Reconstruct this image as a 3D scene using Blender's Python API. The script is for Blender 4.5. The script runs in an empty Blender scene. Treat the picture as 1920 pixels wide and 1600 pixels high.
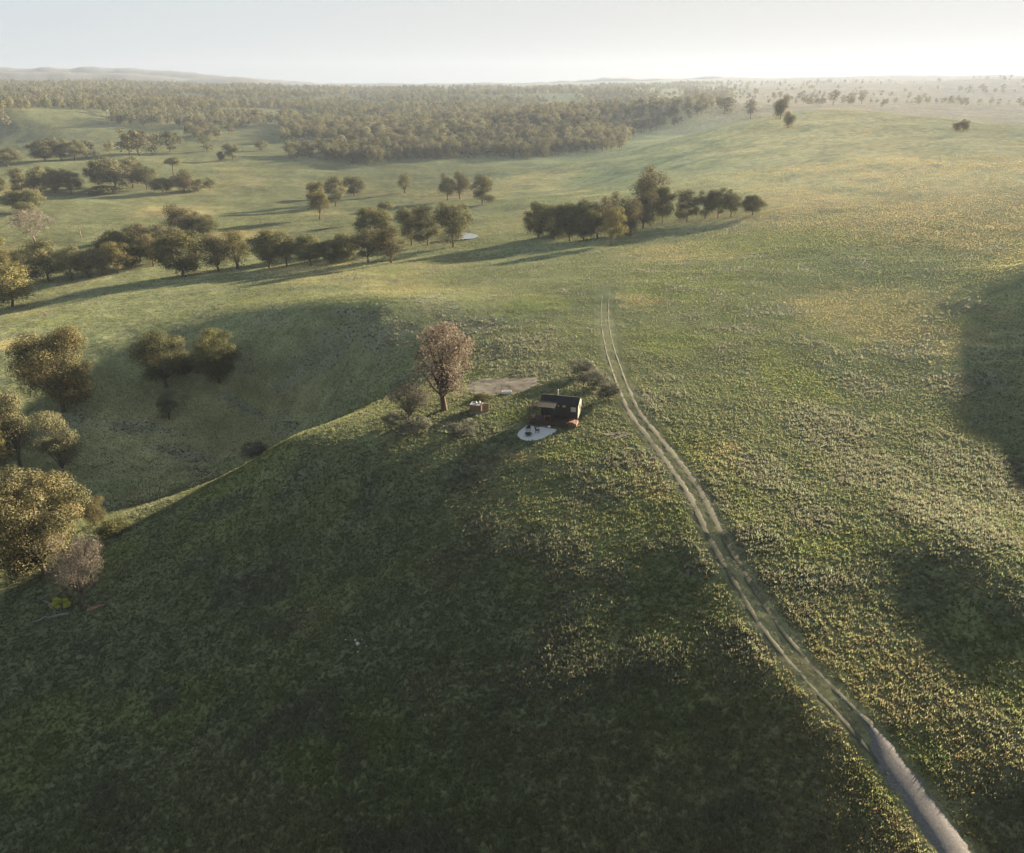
import bpy, math, random
import numpy as np
from mathutils import Vector, Matrix, Euler

scene = bpy.context.scene
COL = scene.collection
R = math.radians

# ------------------------------------------------------------------ camera, sky, sun, exposure
W0, H0, F0 = 1920.0, 1600.0, 1507.0          # photograph frame and focal length in its pixels
CAM_Z, PITCH = 47.0, R(23.0)
cd = bpy.data.cameras.new("camera")
cam = bpy.data.objects.new("camera", cd); COL.objects.link(cam)
cam.location = (0, 0, CAM_Z)
cam.rotation_euler = (R(90) - PITCH, 0, 0)
cd.sensor_fit = 'HORIZONTAL'; cd.sensor_width = 36.0
cd.lens = 36.0 * F0 / W0
cd.clip_start = 0.5; cd.clip_end = 30000
scene.camera = cam

SUN_AZ, SUN_EL = R(47), R(12.4)              # azimuth to the right of the viewing direction (+Y)
SUN = Vector((math.sin(SUN_AZ) * math.cos(SUN_EL), math.cos(SUN_AZ) * math.cos(SUN_EL), math.sin(SUN_EL)))

w = bpy.data.worlds.new("World"); scene.world = w; w.use_nodes = True
nt = w.node_tree
bg = nt.nodes['Background']
sky = nt.nodes.new('ShaderNodeTexSky'); sky.sky_type = 'NISHITA'
sky.sun_disc = False; sky.sun_elevation = SUN_EL; sky.sun_rotation = SUN_AZ
sky.air_density = 1.0; sky.dust_density = 1.0; sky.ozone_density = 2.0; sky.altitude = 300
hs = nt.nodes.new('ShaderNodeHueSaturation'); hs.inputs['Saturation'].default_value = 0.9; hs.inputs['Value'].default_value = 1.3
nt.links.new(sky.outputs[0], hs.inputs['Color'])
# thin high veil: the sky brightens towards the sun but levels off
def _vm(op, a, b):
    n = nt.nodes.new('ShaderNodeVectorMath'); n.operation = op
    for k, q in enumerate((a, b)):
        if isinstance(q, tuple): n.inputs[k].default_value = q
        else: nt.links.new(q, n.inputs[k])
    return n.outputs[0]
SKY_CAP = (1.20, 1.245, 1.27)
_one = _vm('ADD', _vm('DIVIDE', hs.outputs[0], SKY_CAP), (1, 1, 1))
tcw = nt.nodes.new('ShaderNodeTexCoord'); sxyz = nt.nodes.new('ShaderNodeSeparateXYZ'); nt.links.new(tcw.outputs['Generated'], sxyz.inputs[0])
mrw = nt.nodes.new('ShaderNodeMapRange'); mrw.interpolation_type = 'SMOOTHSTEP'
mrw.inputs['From Min'].default_value = 0.20; mrw.inputs['From Max'].default_value = 0.65
nt.links.new(sxyz.outputs['Z'], mrw.inputs[0])
mxw = nt.nodes.new('ShaderNodeMix'); mxw.data_type = 'RGBA'
mxw.inputs[6].default_value = (1, 1, 1, 1); mxw.inputs[7].default_value = (0.68, 0.73, 0.75, 1)
nt.links.new(mrw.outputs[0], mxw.inputs[0])
dotn = nt.nodes.new('ShaderNodeVectorMath'); dotn.operation = 'DOT_PRODUCT'; dotn.inputs[1].default_value = tuple(SUN)
nt.links.new(tcw.outputs['Generated'], dotn.inputs[0])
mrs = nt.nodes.new('ShaderNodeMapRange'); mrs.inputs['From Min'].default_value = 0.05; mrs.inputs['From Max'].default_value = 0.85
nt.links.new(dotn.outputs['Value'], mrs.inputs[0])
mxs = nt.nodes.new('ShaderNodeMix'); mxs.data_type = 'RGBA'                 # bluer away from the sun, creamier towards it
mxs.inputs[6].default_value = (1.12, 1.30, 1.43, 1); mxs.inputs[7].default_value = (1.27, 1.27, 1.25, 1)
nt.links.new(mrs.outputs[0], mxs.inputs[0])
_veil = _vm('ADD', _vm('MULTIPLY', _vm('DIVIDE', hs.outputs[0], _one), (0.12, 0.10, 0.08)), mxs.outputs[2])
nt.links.new(_vm('MULTIPLY', _veil, mxw.outputs[2]), bg.inputs[0])
bg.inputs[1].default_value = 0.05

sl = bpy.data.lights.new("sun", 'SUN'); sl.energy = 5.0; sl.angle = R(1.2); sl.color = (1.0, 0.80, 0.55)
so = bpy.data.objects.new("sun", sl); COL.objects.link(so)
so.rotation_euler = SUN.to_track_quat('Z', 'Y').to_euler(); so.location = (300, 200, 300)

scene.view_settings.view_transform = 'Standard'; scene.view_settings.look = 'None'
scene.view_settings.exposure = 3.36; scene.view_settings.gamma = 1.0
scene.render.engine = 'CYCLES'
cy = scene.cycles
cy.max_bounces = 6; cy.diffuse_bounces = 2; cy.glossy_bounces = 2; cy.transmission_bounces = 3
cy.volume_bounces = 0; cy.transparent_max_bounces = 8
cy.use_denoising = True; cy.use_adaptive_sampling = False
scene.render.film_transparent = False

# ------------------------------------------------------------------ small helpers
def tag(o, label=None, cat=None, group=None, kind=None):
    if label: o['label'] = label
    if cat: o['category'] = cat
    if group: o['group'] = group
    if kind: o['kind'] = kind
    return o

def mesh_np(name, verts, faces, mat=None, col=None, smooth=False, mats=None, midx=None):
    """verts (n,3); faces (m,k) all of one size"""
    me = bpy.data.meshes.new(name)
    verts = np.asarray(verts, np.float32); faces = np.asarray(faces, np.int32)
    n, (m, k) = len(verts), faces.shape
    me.vertices.add(n); me.vertices.foreach_set('co', verts.ravel())
    me.loops.add(m * k); me.loops.foreach_set('vertex_index', faces.ravel())
    me.polygons.add(m)
    me.polygons.foreach_set('loop_start', np.arange(0, m * k, k, dtype=np.int32))
    me.polygons.foreach_set('loop_total', np.full(m, k, np.int32))
    if midx is not None: me.polygons.foreach_set('material_index', np.asarray(midx, np.int32))
    if smooth: me.polygons.foreach_set('use_smooth', np.ones(m, bool))
    me.update(calc_edges=True)
    if col is not None:
        a = me.color_attributes.new('tint', 'FLOAT_COLOR', 'POINT')
        c = np.ones((n, 4), np.float32); c[:, :3] = col
        a.data.foreach_set('color', c.ravel())
    for mm in (mats or ([mat] if mat else [])): me.materials.append(mm)
    return me

def link(name, me, parent=None, loc=None):
    o = bpy.data.objects.new(name, me); COL.objects.link(o)
    if parent is not None: o.parent = parent
    if loc is not None: o.location = loc
    return o

def empty(name, loc=(0, 0, 0), rz=0.0):
    o = bpy.data.objects.new(name, None); COL.objects.link(o)
    o.location = loc; o.rotation_euler = (0, 0, rz); o.empty_display_size = 0.3
    return o

# gradient noise
def _hash(ix, iy, seed):
    h = (ix.astype(np.int64) * 374761393 + iy.astype(np.int64) * 668265263 + seed * 1274126177) & 0xFFFFFFFF
    h = ((h ^ (h >> 13)) * 1274126177) & 0xFFFFFFFF
    return (h ^ (h >> 16)) & 0xFFFF
def noise2(x, y, seed=0):
    x = np.asarray(x, float); y = np.asarray(y, float)
    ix = np.floor(x); iy = np.floor(y); fx = x - ix; fy = y - iy
    u = fx * fx * fx * (fx * (fx * 6 - 15) + 10); v = fy * fy * fy * (fy * (fy * 6 - 15) + 10)
    def g(dx, dy):
        a = _hash(ix + dx, iy + dy, seed) * (2 * np.pi / 65536.0)
        return np.cos(a) * (fx - dx) + np.sin(a) * (fy - dy)
    return 1.5 * ((g(0, 0) * (1 - u) + g(1, 0) * u) * (1 - v) + (g(0, 1) * (1 - u) + g(1, 1) * u) * v)
def fbm(x, y, seed=0, octaves=4, gain=0.5):
    s = 0; a = 1; f = 1.0
    for k in range(octaves):
        s = s + a * noise2(x * f, y * f, seed + 17 * k); a *= gain; f *= 2.03
    return s
def sstep(a, b, x):
    t = np.clip((np.asarray(x, float) - a) / (b - a), 0, 1); return t * t * (3 - 2 * t)

# ------------------------------------------------------------------ terrain
_f = np.array((0, math.cos(PITCH), -math.sin(PITCH))); _u = np.array((0, math.sin(PITCH), math.cos(PITCH)))
def ray(px, py):
    d = _f + (px - W0 / 2) / F0 * np.array((1, 0, 0)) + (H0 / 2 - py) / F0 * _u
    return d
def project(x, y, z):
    z = z - CAM_Z
    dpt = y * _f[1] + z * _f[2]; up = y * _u[1] + z * _u[2]
    return W0 / 2 + F0 * x / dpt, H0 / 2 - F0 * up / dpt
CP = []
def cz(px, py, z):                    # the ground seen at this spot lies at height z
    d = ray(px, py); t = (z - CAM_Z) / d[2]; CP.append((d[0] * t, d[1] * t, z))
def cdist(px, py, dist):              # the ground seen at this spot lies this far away
    d = ray(px, py); t = dist / math.hypot(d[0], d[1]); CP.append((d[0] * t, d[1] * t, CAM_Z + d[2] * t))
def caz(az, dist, z): CP.append((math.sin(R(az)) * dist, math.cos(R(az)) * dist, z))
# spur with the cabin and the wheel track
for p in [(1800,1600,-3.2),(1500,1260,-0.9),(1340,1000,0.5),(1220,815,0.6),(1150,680,0.8),(1135,540,1.0),
          (1040,800,0),(1100,800,0.3),(832,768,-0.4),(905,765,-0.2),(740,775,-1.1),(640,800,-1.9),(540,830,-3.4),(480,890,-6.9),(420,940,-10),(250,985,-13),
          (960,890,-1.7),(860,900,-2.8),(1080,880,-0.7),(1180,900,-0.2),(1000,1050,-3.0),(1000,1200,-4.6),(1200,1100,-2.0),(700,1000,-6.2),(600,1200,-8.6),(300,1100,-12),(300,1400,-13.5),(900,1500,-7.6),(1250,1400,-4.3),(1500,1500,-3.9),
          (1400,1590,-5.4),(0,1590,-16.5),(0,1180,-15),(100,1090,-14),(600,1590,-11.5)]: cz(*p)
# gully behind the spur
for p in [(300,870,-25),(180,930,-25),(400,800,-23.5),(520,740,-20),(650,700,-13),(760,640,-4.4),(120,772,-19),(310,725,-16.5),(410,716,-15.5),(900,690,-1.6),(900,620,-3),(980,640,-0.8),(560,640,-8.4),(660,640,-5.4)]: cz(*p)
# next rise, then the creek
for p in [(0,640,-13.5),(130,625,-12.5),(300,590,-11),(500,560,-8),(700,550,-5),(850,545,-4),(980,540,-1.8),(600,520,-9.5),(760,493,-9.5),
          (20,570,-22),(100,532,-22),(220,515,-21),(345,517,-18),(510,500,-17),(620,494,-15),(728,491,-13),(850,463,-12.5),(960,470,-9.5),(1050,452,-9.5),(900,440,-14)]: cz(*p)
# paddock to the right
for p in [(1145,458,-7.5),(1200,425,-7),(1410,403,-2),(1300,520,1.2),(1500,560,1.8),(1500,700,0.9),(1500,900,0.7),(1700,1000,0.2),(1800,800,0.6),(1900,620,2.6),(1700,640,2),(1900,1000,0),(1900,1300,-1.6),(1900,1590,-3.4),(1600,480,2.5),(1900,450,5),(1700,1250,-1.4)]: cz(*p)
# valley flats
for p in [(50,400,-23),(200,430,-23),(400,430,-22),(400,360,-24),(600,330,-24),(50,350,-23),(620,400,-24),(760,370,-25),(900,385,-19),(900,330,-22),(1080,340,-16),(1150,292,-19),(600,300,-22),(850,300,-22),(400,300,-19),(400,260,-13),
          (1250,245,-9),(1330,218,-2),(1250,330,-5),(1400,300,3),(1600,320,6),(1850,330,9),(0,300,-18),(200,290,-17),(0,250,-12),(200,250,-12)]: cz(*p)
for p in [(1480,213,840),(1600,216,880),(1750,232,900),(1900,250,910),(1400,225,800)]: cdist(*p)
# far country
for p in [(0,228,1340),(0,190,2000),(0,163,3000),(200,225,1380),(250,185,2050),(250,160,3800),(500,240,1250),(500,205,1700),(500,170,4000),(800,240,1200),(800,205,1750),(800,172,3800),(800,160,6000),(1050,232,1150),(1050,200,1800),(1050,168,3500),(1050,157,6000),
          (1300,200,1250),(1300,180,2200),(1300,163,3500),(1300,150,6000),(1500,198,1500),(1500,180,2300),(1500,160,3600),(1500,147,6000),(1750,207,1500),(1750,180,2300),(1750,155,3600),(1750,143,6000),(1900,215,1450),(1900,185,2300),(1900,150,3600),(1900,142,6000),(250,152,6000),(0,150,6000),(500,158,6000)]: cdist(*p)
# outside the frame
for p in [(-45,45,-17),(-45,150,-17),(-45,400,-28),(-45,1500,-20),(-45,5000,20),(42,60,-1.6),(42,110,0.5),(42,180,2.2),(42,320,6),(42,700,15),(42,1600,15),(42,5000,50),(60,60,-1.5),(60,120,0.3),(60,300,4),(60,1000,12),(60,5000,40),(-20,34,-15),(20,34,-5),(0,34,-11)]: caz(*p)

CP = np.array(CP)
def _uv(x, y):
    az = np.clip(np.arctan2(x, y), -0.95, 1.15); d = np.hypot(x, y)
    return az, np.log(np.clip(d, 34, 9000))
def _tps(r2): return 0.5 * r2 * np.log(r2 + 1e-12)
_cu, _cv = _uv(CP[:, 0], CP[:, 1])
_n = len(CP)
_A = np.zeros((_n + 3, _n + 3))
_r2 = (_cu[:, None] - _cu) ** 2 + (_cv[:, None] - _cv) ** 2
_A[:_n, :_n] = _tps(_r2) + np.eye(_n) * 2e-4
_P = np.stack([np.ones(_n), _cu, _cv], 1); _A[:_n, _n:] = _P; _A[_n:, :_n] = _P.T
_dist = np.exp(_cv)
_w = np.linalg.solve(_A, np.concatenate([CP[:, 2], np.zeros(3)]))
def base_height(x, y):
    u, v = _uv(x, y); out = np.empty(u.shape).ravel(); uf, vf = u.ravel(), v.ravel()
    for i in range(0, len(uf), 20000):
        a, b = uf[i:i + 20000], vf[i:i + 20000]
        out[i:i + 20000] = _tps((a[:, None] - _cu) ** 2 + (b[:, None] - _cv) ** 2) @ _w[:_n] + _w[_n] + _w[_n + 1] * a + _w[_n + 2] * b
    return out.reshape(u.shape)
SUNXY = np.array((math.sin(SUN_AZ), math.cos(SUN_AZ)))
def full_height(x, y):
    z = base_height(x, y); d = np.hypot(x, y)
    near = 1 - sstep(300, 900, d)
    z = z + 1.3 * sstep(60, 220, d) * fbm(x / 60, y / 60, 3, 3) * (0.45 + 0.55 * sstep(200, 500, d))
    z = z + 0.20 * fbm(x / 13, y / 13, 5, 3)
    z = z + sstep(700, 2000, d) * 9 * fbm(x / 420, y / 420, 9, 3)
    # added to shade the paddock: two knolls beyond the right edge, a swell inside
    z = z + 16 * np.exp(-((x - 130) / 26) ** 2 - ((y - 158) / 30) ** 2) + 2.7 * np.exp(-((x - 51) / 11) ** 2 - ((y - 71) / 14) ** 2) + 9 * np.exp(-((x - 97) / 16) ** 2 - ((y - 112) / 17) ** 2)
    # hummocks and little erosion steps that catch the raking light
    z = z + near * 0.10 * np.abs(fbm(x / 3.1, y / 3.1, 21, 3)) + near * 0.05 * noise2(x / 1.1, y / 1.1, 33)
    return z
az = np.concatenate([np.arange(-180, -46, 4.0), np.arange(-46, -37, 0.5), np.arange(-37, 37, 0.16), np.arange(37, 90, 0.7), np.arange(90, 181, 5.0)])
az = np.radians(az)
lr = np.concatenate([np.log(np.array([2.0, 6, 12, 18, 24, 29])), np.arange(math.log(34), math.log(260), 0.0052), np.arange(math.log(260), math.log(6500), 0.0085)])
AZ, LR = np.meshgrid(az, lr)
DD = np.exp(LR); GX = np.sin(AZ) * DD; GY = np.cos(AZ) * DD
GZ = full_height(GX, GY)
def ground(x, y):
    x = np.asarray(x, float); y = np.asarray(y, float)
    a = np.arctan2(x, y); l = np.log(np.maximum(np.hypot(x, y), 2.01))
    i = np.clip(np.searchsorted(az, a) - 1, 0, len(az) - 2); j = np.clip(np.searchsorted(lr, l) - 1, 0, len(lr) - 2)
    s = np.clip((a - az[i]) / (az[i + 1] - az[i]), 0, 1); t = np.clip((l - lr[j]) / (lr[j + 1] - lr[j]), 0, 1)
    return (GZ[j, i] * (1 - s) + GZ[j, i + 1] * s) * (1 - t) + (GZ[j + 1, i] * (1 - s) + GZ[j + 1, i + 1] * s) * t
_T = np.exp(np.arange(math.log(36), math.log(9000), 0.004))
def hit(px, py):
    d = ray(px, py); h = math.hypot(d[0], d[1])
    def f(t): return CAM_Z + d[2] / h * t - ground(d[0] / h * t, d[1] / h * t)
    v = f(_T); k = np.argmax(v < 0)
    if v[k] >= 0: k = len(_T) - 1
    a, b = _T[k - 1], _T[k]
    for _ in range(18):
        m = 0.5 * (a + b)
        if f(np.array(m)) < 0: b = m
        else: a = m
    return Vector((d[0] / h * b, d[1] / h * b, float(ground(d[0] / h * b, d[1] / h * b))))
def depth_of(p): return p.y * _f[1] + (p.z - CAM_Z) * _f[2]
def in_poly(px, py, poly):
    px = np.asarray(px); py = np.asarray(py); r = np.zeros(px.shape, bool); n = len(poly)
    for i in range(n):
        x0, y0 = poly[i]; x1, y1 = poly[(i + 1) % n]
        if y0 == y1: continue
        c = ((y0 > py) != (y1 > py)) & (px < (x1 - x0) * (py - y0) / (y1 - y0) + x0); r ^= c
    return r
# ------------------------------------------------------------------ materials
def new_mat(name):
    m = bpy.data.materials.new(name); m.use_nodes = True
    t = m.node_tree; t.nodes.clear()
    out = t.nodes.new('ShaderNodeOutputMaterial'); return m, t, out
def N(t, kind, **kw):
    n = t.nodes.new(kind)
    for k, v in kw.items():
        if k in n.inputs: n.inputs[k].default_value = v
        else: setattr(n, k, v)
    return n
def plain(name, col, rough=0.7, noise=0.15, scale=6.0, metal=0.0, stretch=(1, 1, 1), spec=0.3):
    m, t, out = new_mat(name)
    b = N(t, 'ShaderNodeBsdfPrincipled'); b.inputs['Roughness'].default_value = rough
    b.inputs['Metallic'].default_value = metal; b.inputs['Specular IOR Level'].default_value = spec
    tc = N(t, 'ShaderNodeTexCoord'); mp = N(t, 'ShaderNodeMapping'); mp.inputs['Scale'].default_value = stretch
    t.links.new(tc.outputs['Object'], mp.inputs[0])
    no = N(t, 'ShaderNodeTexNoise'); no.inputs['Scale'].default_value = scale; no.inputs['Detail'].default_value = 4
    t.links.new(mp.outputs[0], no.inputs['Vector'])
    mr = N(t, 'ShaderNodeMapRange'); mr.inputs['To Min'].default_value = 1 - noise * 2; mr.inputs['To Max'].default_value = 1 + noise * 2
    t.links.new(no.outputs[0], mr.inputs[0])
    vm = N(t, 'ShaderNodeVectorMath', operation='SCALE'); vm.inputs[0].default_value = col
    t.links.new(mr.outputs[0], vm.inputs['Scale']); t.links.new(vm.outputs[0], b.inputs['Base Color'])
    t.links.new(b.outputs[0], out.inputs[0]); return m
def leaf_mat(name, transl=0.35, vary=0.18):
    m, t, out = new_mat(name)
    at = N(t, 'ShaderNodeAttribute', attribute_name='tint')
    oi = N(t, 'ShaderNodeObjectInfo')
    mr = N(t, 'ShaderNodeMapRange'); mr.inputs['To Min'].default_value = 1 - vary; mr.inputs['To Max'].default_value = 1 + vary
    t.links.new(oi.outputs['Random'], mr.inputs[0])
    vm = N(t, 'ShaderNodeVectorMath', operation='SCALE'); t.links.new(at.outputs['Color'], vm.inputs[0]); t.links.new(mr.outputs[0], vm.inputs['Scale'])
    a = N(t, 'ShaderNodeBsdfDiffuse'); b = N(t, 'ShaderNodeBsdfTranslucent'); mx = N(t, 'ShaderNodeMixShader'); mx.inputs[0].default_value = transl
    for q in (a, b): t.links.new(vm.outputs[0], q.inputs['Color'])
    t.links.new(a.outputs[0], mx.inputs[1]); t.links.new(b.outputs[0], mx.inputs[2]); t.links.new(mx.outputs[0], out.inputs[0])
    return m
M_LEAF = leaf_mat('leaves', 0.24)
M_GRASS = leaf_mat('grass_blades', 0.50, 0.0)
M_BARK = plain('bark', (0.16, 0.125, 0.095), 0.9, 0.3, 3.0, stretch=(1, 1, 0.25))
M_PALEBARK = plain('pale_bark', (0.30, 0.25, 0.20), 0.9, 0.3, 3.0, stretch=(1, 1, 0.25))

def ground_mat():
    m, t, out = new_mat('pasture')
    at = N(t, 'ShaderNodeAttribute', attribute_name='tint')
    tc = N(t, 'ShaderNodeTexCoord')
    n1 = N(t, 'ShaderNodeTexNoise'); n1.inputs['Scale'].default_value = 2.6; n1.inputs['Detail'].default_value = 6; n1.inputs['Roughness'].default_value = 0.7
    n2 = N(t, 'ShaderNodeTexNoise'); n2.inputs['Scale'].default_value = 0.22; n2.inputs['Detail'].default_value = 6; n2.inputs['Roughness'].default_value = 0.65
    n3 = N(t, 'ShaderNodeTexNoise'); n3.inputs['Scale'].default_value = 0.035; n3.inputs['Detail'].default_value = 5
    for q in (n1, n2, n3): t.links.new(tc.outputs['Object'], q.inputs['Vector'])
    def rng(n, a, b, lo=0.3, hi=0.7):
        r = N(t, 'ShaderNodeMapRange'); r.inputs['From Min'].default_value = lo; r.inputs['From Max'].default_value = hi
        r.inputs['To Min'].default_value = a; r.inputs['To Max'].default_value = b; t.links.new(n.outputs[0], r.inputs[0]); return r
    r1, r2, r3 = rng(n1, 0.62, 1.38), rng(n2, 0.72, 1.28), rng(n3, 0.85, 1.15)
    mu = N(t, 'ShaderNodeMath', operation='MULTIPLY'); t.links.new(r1.outputs[0], mu.inputs[0]); t.links.new(r2.outputs[0], mu.inputs[1])
    mu2 = N(t, 'ShaderNodeMath', operation='MULTIPLY'); t.links.new(mu.outputs[0], mu2.inputs[0]); t.links.new(r3.outputs[0], mu2.inputs[1])
    vm = N(t, 'ShaderNodeVectorMath', operation='SCALE'); t.links.new(at.outputs['Color'], vm.inputs[0]); t.links.new(mu2.outputs[0], vm.inputs['Scale'])
    bp = N(t, 'ShaderNodeBump'); bp.inputs['Strength'].default_value = 0.55; bp.inputs['Distance'].default_value = 0.35
    ad = N(t, 'ShaderNodeMath', operation='MULTIPLY_ADD'); ad.inputs[1].default_value = 3.0
    t.links.new(n2.outputs[0], ad.inputs[0]); t.links.new(n1.outputs[0], ad.inputs[2]); t.links.new(ad.outputs[0], bp.inputs['Height'])
    d = N(t, 'ShaderNodeBsdfDiffuse'); d.inputs['Roughness'].default_value = 1.0
    t.links.new(vm.outputs[0], d.inputs['Color']); t.links.new(bp.outputs[0], d.inputs['Normal']); t.links.new(d.outputs[0], out.inputs[0])
    return m
M_GROUND = ground_mat()

# ------------------------------------------------------------------ what grows where (the same map colours soil, grass and weeds, with a sun-glow tint)
def blob_list(spec):
    out = []
    for px, py, rx, ry in spec:
        c = hit(px, py); D = depth_of(c); a = hit(px, py + ry); b = hit(px, py - ry)
        out.append((c.x, c.y, rx / F0 * D, max(1.0, min(0.5 * math.hypot(a.x - b.x, a.y - b.y), rx / F0 * D * 2.2))))
    return out
WEED_BLOBS = blob_list([(960,650,100,26),(900,615,60,20),(1105,705,45,36),(760,735,40,40),(640,640,110,34),(720,620,60,30),(1560,800,90,50),(1640,880,110,50),(1770,960,110,60),
    (1850,890,90,70),(1420,880,60,36),(1215,750,36,34),(1390,617,70,9),(1200,485,14,3),(1240,497,12,3),(1275,510,12,3),(1310,524,24,4),(1350,545,12,3),(1400,565,14,3),(1440,580,16,4),(1060,545,12,4),(250,800,80,16),(350,850,70,14),(560,700,80,14),(450,760,60,12),(620,655,60,10),(1090,552,10,4),(1470,585,50,9),(1700,655,70,20),(1620,720,60,22),(800,560,60,7),(660,582,50,6),(1800,720,80,26),(1330,940,50,30),
    (1400,1010,60,30),(1180,860,60,20),(860,800,50,14),(800,700,36,30),(1000,690,50,14),(1530,970,50,26),(1340,1060,60,20),(1520,1090,110,26)])
LUSH_BLOBS = blob_list([(1560,1020,100,26),(1700,1010,50,16),(1250,640,70,30),(1500,720,80,40),(1080,850,60,20),(960,780,40,16),(220,1040,40,34),(1300,530,120,26),(1450,450,160,26),(60,1400,120,90),(1870,1240,80,120),(1700,1440,90,70),(450,900,100,30),(650,1390,120,80),(300,1330,120,60),(1000,570,70,20)])
DRY_BLOBS = blob_list([(880,365,110,14),(1000,345,90,20),(1700,400,300,60),(1750,300,300,50),(470,440,80,12),(330,395,80,14),(60,350,60,12),(640,355,60,8),(560,505,80,10),(1200,560,50,16),(1300,470,140,20),(1650,590,180,60),(1220,900,36,40),(1350,860,60,30),(30,645,60,12),(930,860,60,16),(1500,250,200,40),(1850,450,120,60)])
def blobs(bl, x, y, seed):
    r = np.zeros(np.shape(x)); wob = 0.35 * fbm(x / 5, y / 5, seed, 3)
    for cx, cy_, rx, ry in bl:
        q = np.sqrt(((x - cx) / rx) ** 2 + ((y - cy_) / ry) ** 2) + wob
        r = np.maximum(r, 1 - sstep(0.55, 1.25, q))
    return r
def mix(a, b, k): return a * (1 - k[..., None]) + b * k[..., None]
def flora(x, y):
    d = np.hypot(x, y)
    n1 = fbm(x / 34, y / 34, 41, 4); n2 = fbm(x / 11, y / 11, 52, 4); n3 = fbm(x / 90, y / 90, 63, 3)
    weed = np.clip(np.maximum(blobs(WEED_BLOBS, x, y, 71), sstep(0.25, 0.75, n2 + 0.5 * n1) * 0.75), 0, 1)
    lush = np.clip(blobs(LUSH_BLOBS, x, y, 72) * 0.9 + 0.6 * sstep(0.1, 0.7, n1), 0, 1) * (1 - 0.6 * weed)
    dry = np.clip(blobs(DRY_BLOBS, x, y, 73) * 0.85 + 0.5 * sstep(0.15, 0.8, n3 - 0.3 * n1), 0, 1) * (1 - 0.5 * lush)
    c = np.zeros(np.shape(x) + (3,)) + np.array((0.089, 0.100, 0.055))
    c = mix(c, np.array((0.180, 0.158, 0.080)), dry * 0.75)
    c = mix(c, np.array((0.102, 0.118, 0.048)), lush * 0.8)
    c = mix(c, np.array((0.185, 0.150, 0.086)), sstep(230, 420, d) * sstep(0.08, 0.42, np.arctan2(x, y)) * 0.6)  # warm tint painted in for the low-sun glow at right
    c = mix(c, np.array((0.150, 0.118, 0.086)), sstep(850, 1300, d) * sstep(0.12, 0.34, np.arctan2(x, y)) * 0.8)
    c = mix(c, np.array((0.100, 0.106, 0.076)), weed * 0.75) * 1.25
    return c, weed, lush, dry

# ------------------------------------------------------------------ wheel track
def catmull(pts, step):
    out = []
    P = [pts[0]] + list(pts) + [pts[-1]]
    for i in range(1, len(P) - 2):
        p0, p1, p2, p3 = [np.array(q) for q in P[i - 1:i + 3]]
        n = max(2, int(np.linalg.norm(p2 - p1) / step))
        for k in range(n):
            t = k / n
            out.append(0.5 * (2 * p1 + (p2 - p0) * t + (2 * p0 - 5 * p1 + 4 * p2 - p3) * t * t + (3 * p1 - p0 - 3 * p2 + p3) * t ** 3))
    out.append(np.array(pts[-1])); return np.array(out)
_tp = [(1846,1660),(1792,1600),(1722,1500),(1645,1402),(1590,1340),(1510,1255),(1440,1170),(1385,1080),(1340,1000),(1305,930),(1265,872),(1225,820),(1190,775),(1170,730),(1155,690),(1142,650),(1135,610),(1134,570),(1138,535)]
_tw = [hit(*p) for p in _tp]
TRACK = catmull([(p.x, p.y) for p in _tw], 0.4)
_seg = np.concatenate([[0], np.cumsum(np.hypot(*np.diff(TRACK, axis=0).T))])
_g = hit(1600, 1350); GRAVEL_END = _seg[np.argmin(np.hypot(TRACK[:, 0] - _g.x, TRACK[:, 1] - _g.y))]
def track_dist(x, y):
    out = np.full(np.shape(x), 99.0).ravel(); xf, yf = np.ravel(x), np.ravel(y)
    near = np.where((xf > TRACK[:, 0].min() - 6) & (xf < TRACK[:, 0].max() + 6) & (yf < TRACK[:, 1].max() + 6) & (yf > TRACK[:, 1].min() - 6))[0]
    T = TRACK[::2]; S = _seg[::2]; along = np.full(out.shape, 0.0)
    for i in range(0, len(near), 8000):
        k = near[i:i + 8000]; d = np.hypot(xf[k, None] - T[:, 0], yf[k, None] - T[:, 1]); j = d.argmin(1)
        out[k] = d[np.arange(len(k)), j]; along[k] = S[j]
    return out.reshape(np.shape(x)), along.reshape(np.shape(x))

# ------------------------------------------------------------------ ground sheet
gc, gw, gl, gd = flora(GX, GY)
END = _seg[-1]
td, ta = track_dist(GX, GY)
verge = (1 - sstep(1.0, 2.2, td)) * (1 - sstep(END - 30, END - 2, ta))
gc = mix(gc, np.array((0.168, 0.170, 0.098)), verge * 0.85)
gc = gc * 1.02                                   # soil and thatch between the tussocks
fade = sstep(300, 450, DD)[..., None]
gc = gc * (1 + 0.55 * sstep(90, 200, DD)[..., None]) * (1 + (-0.28 + 1.35 * sstep(-0.15, 0.30, AZ))[..., None] * fade)  # far tint: cast shade painted in at left, sunlit-blade brightness at right
def build_ground():
    nr, na = GX.shape
    idx = np.arange(nr * na).reshape(nr, na)
    q = np.stack([idx[:-1, :-1], idx[:-1, 1:], idx[1:, 1:], idx[1:, :-1]], -1).reshape(-1, 4)
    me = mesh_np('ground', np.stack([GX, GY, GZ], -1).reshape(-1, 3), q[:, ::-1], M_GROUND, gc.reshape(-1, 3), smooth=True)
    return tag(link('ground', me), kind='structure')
build_ground()

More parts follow.
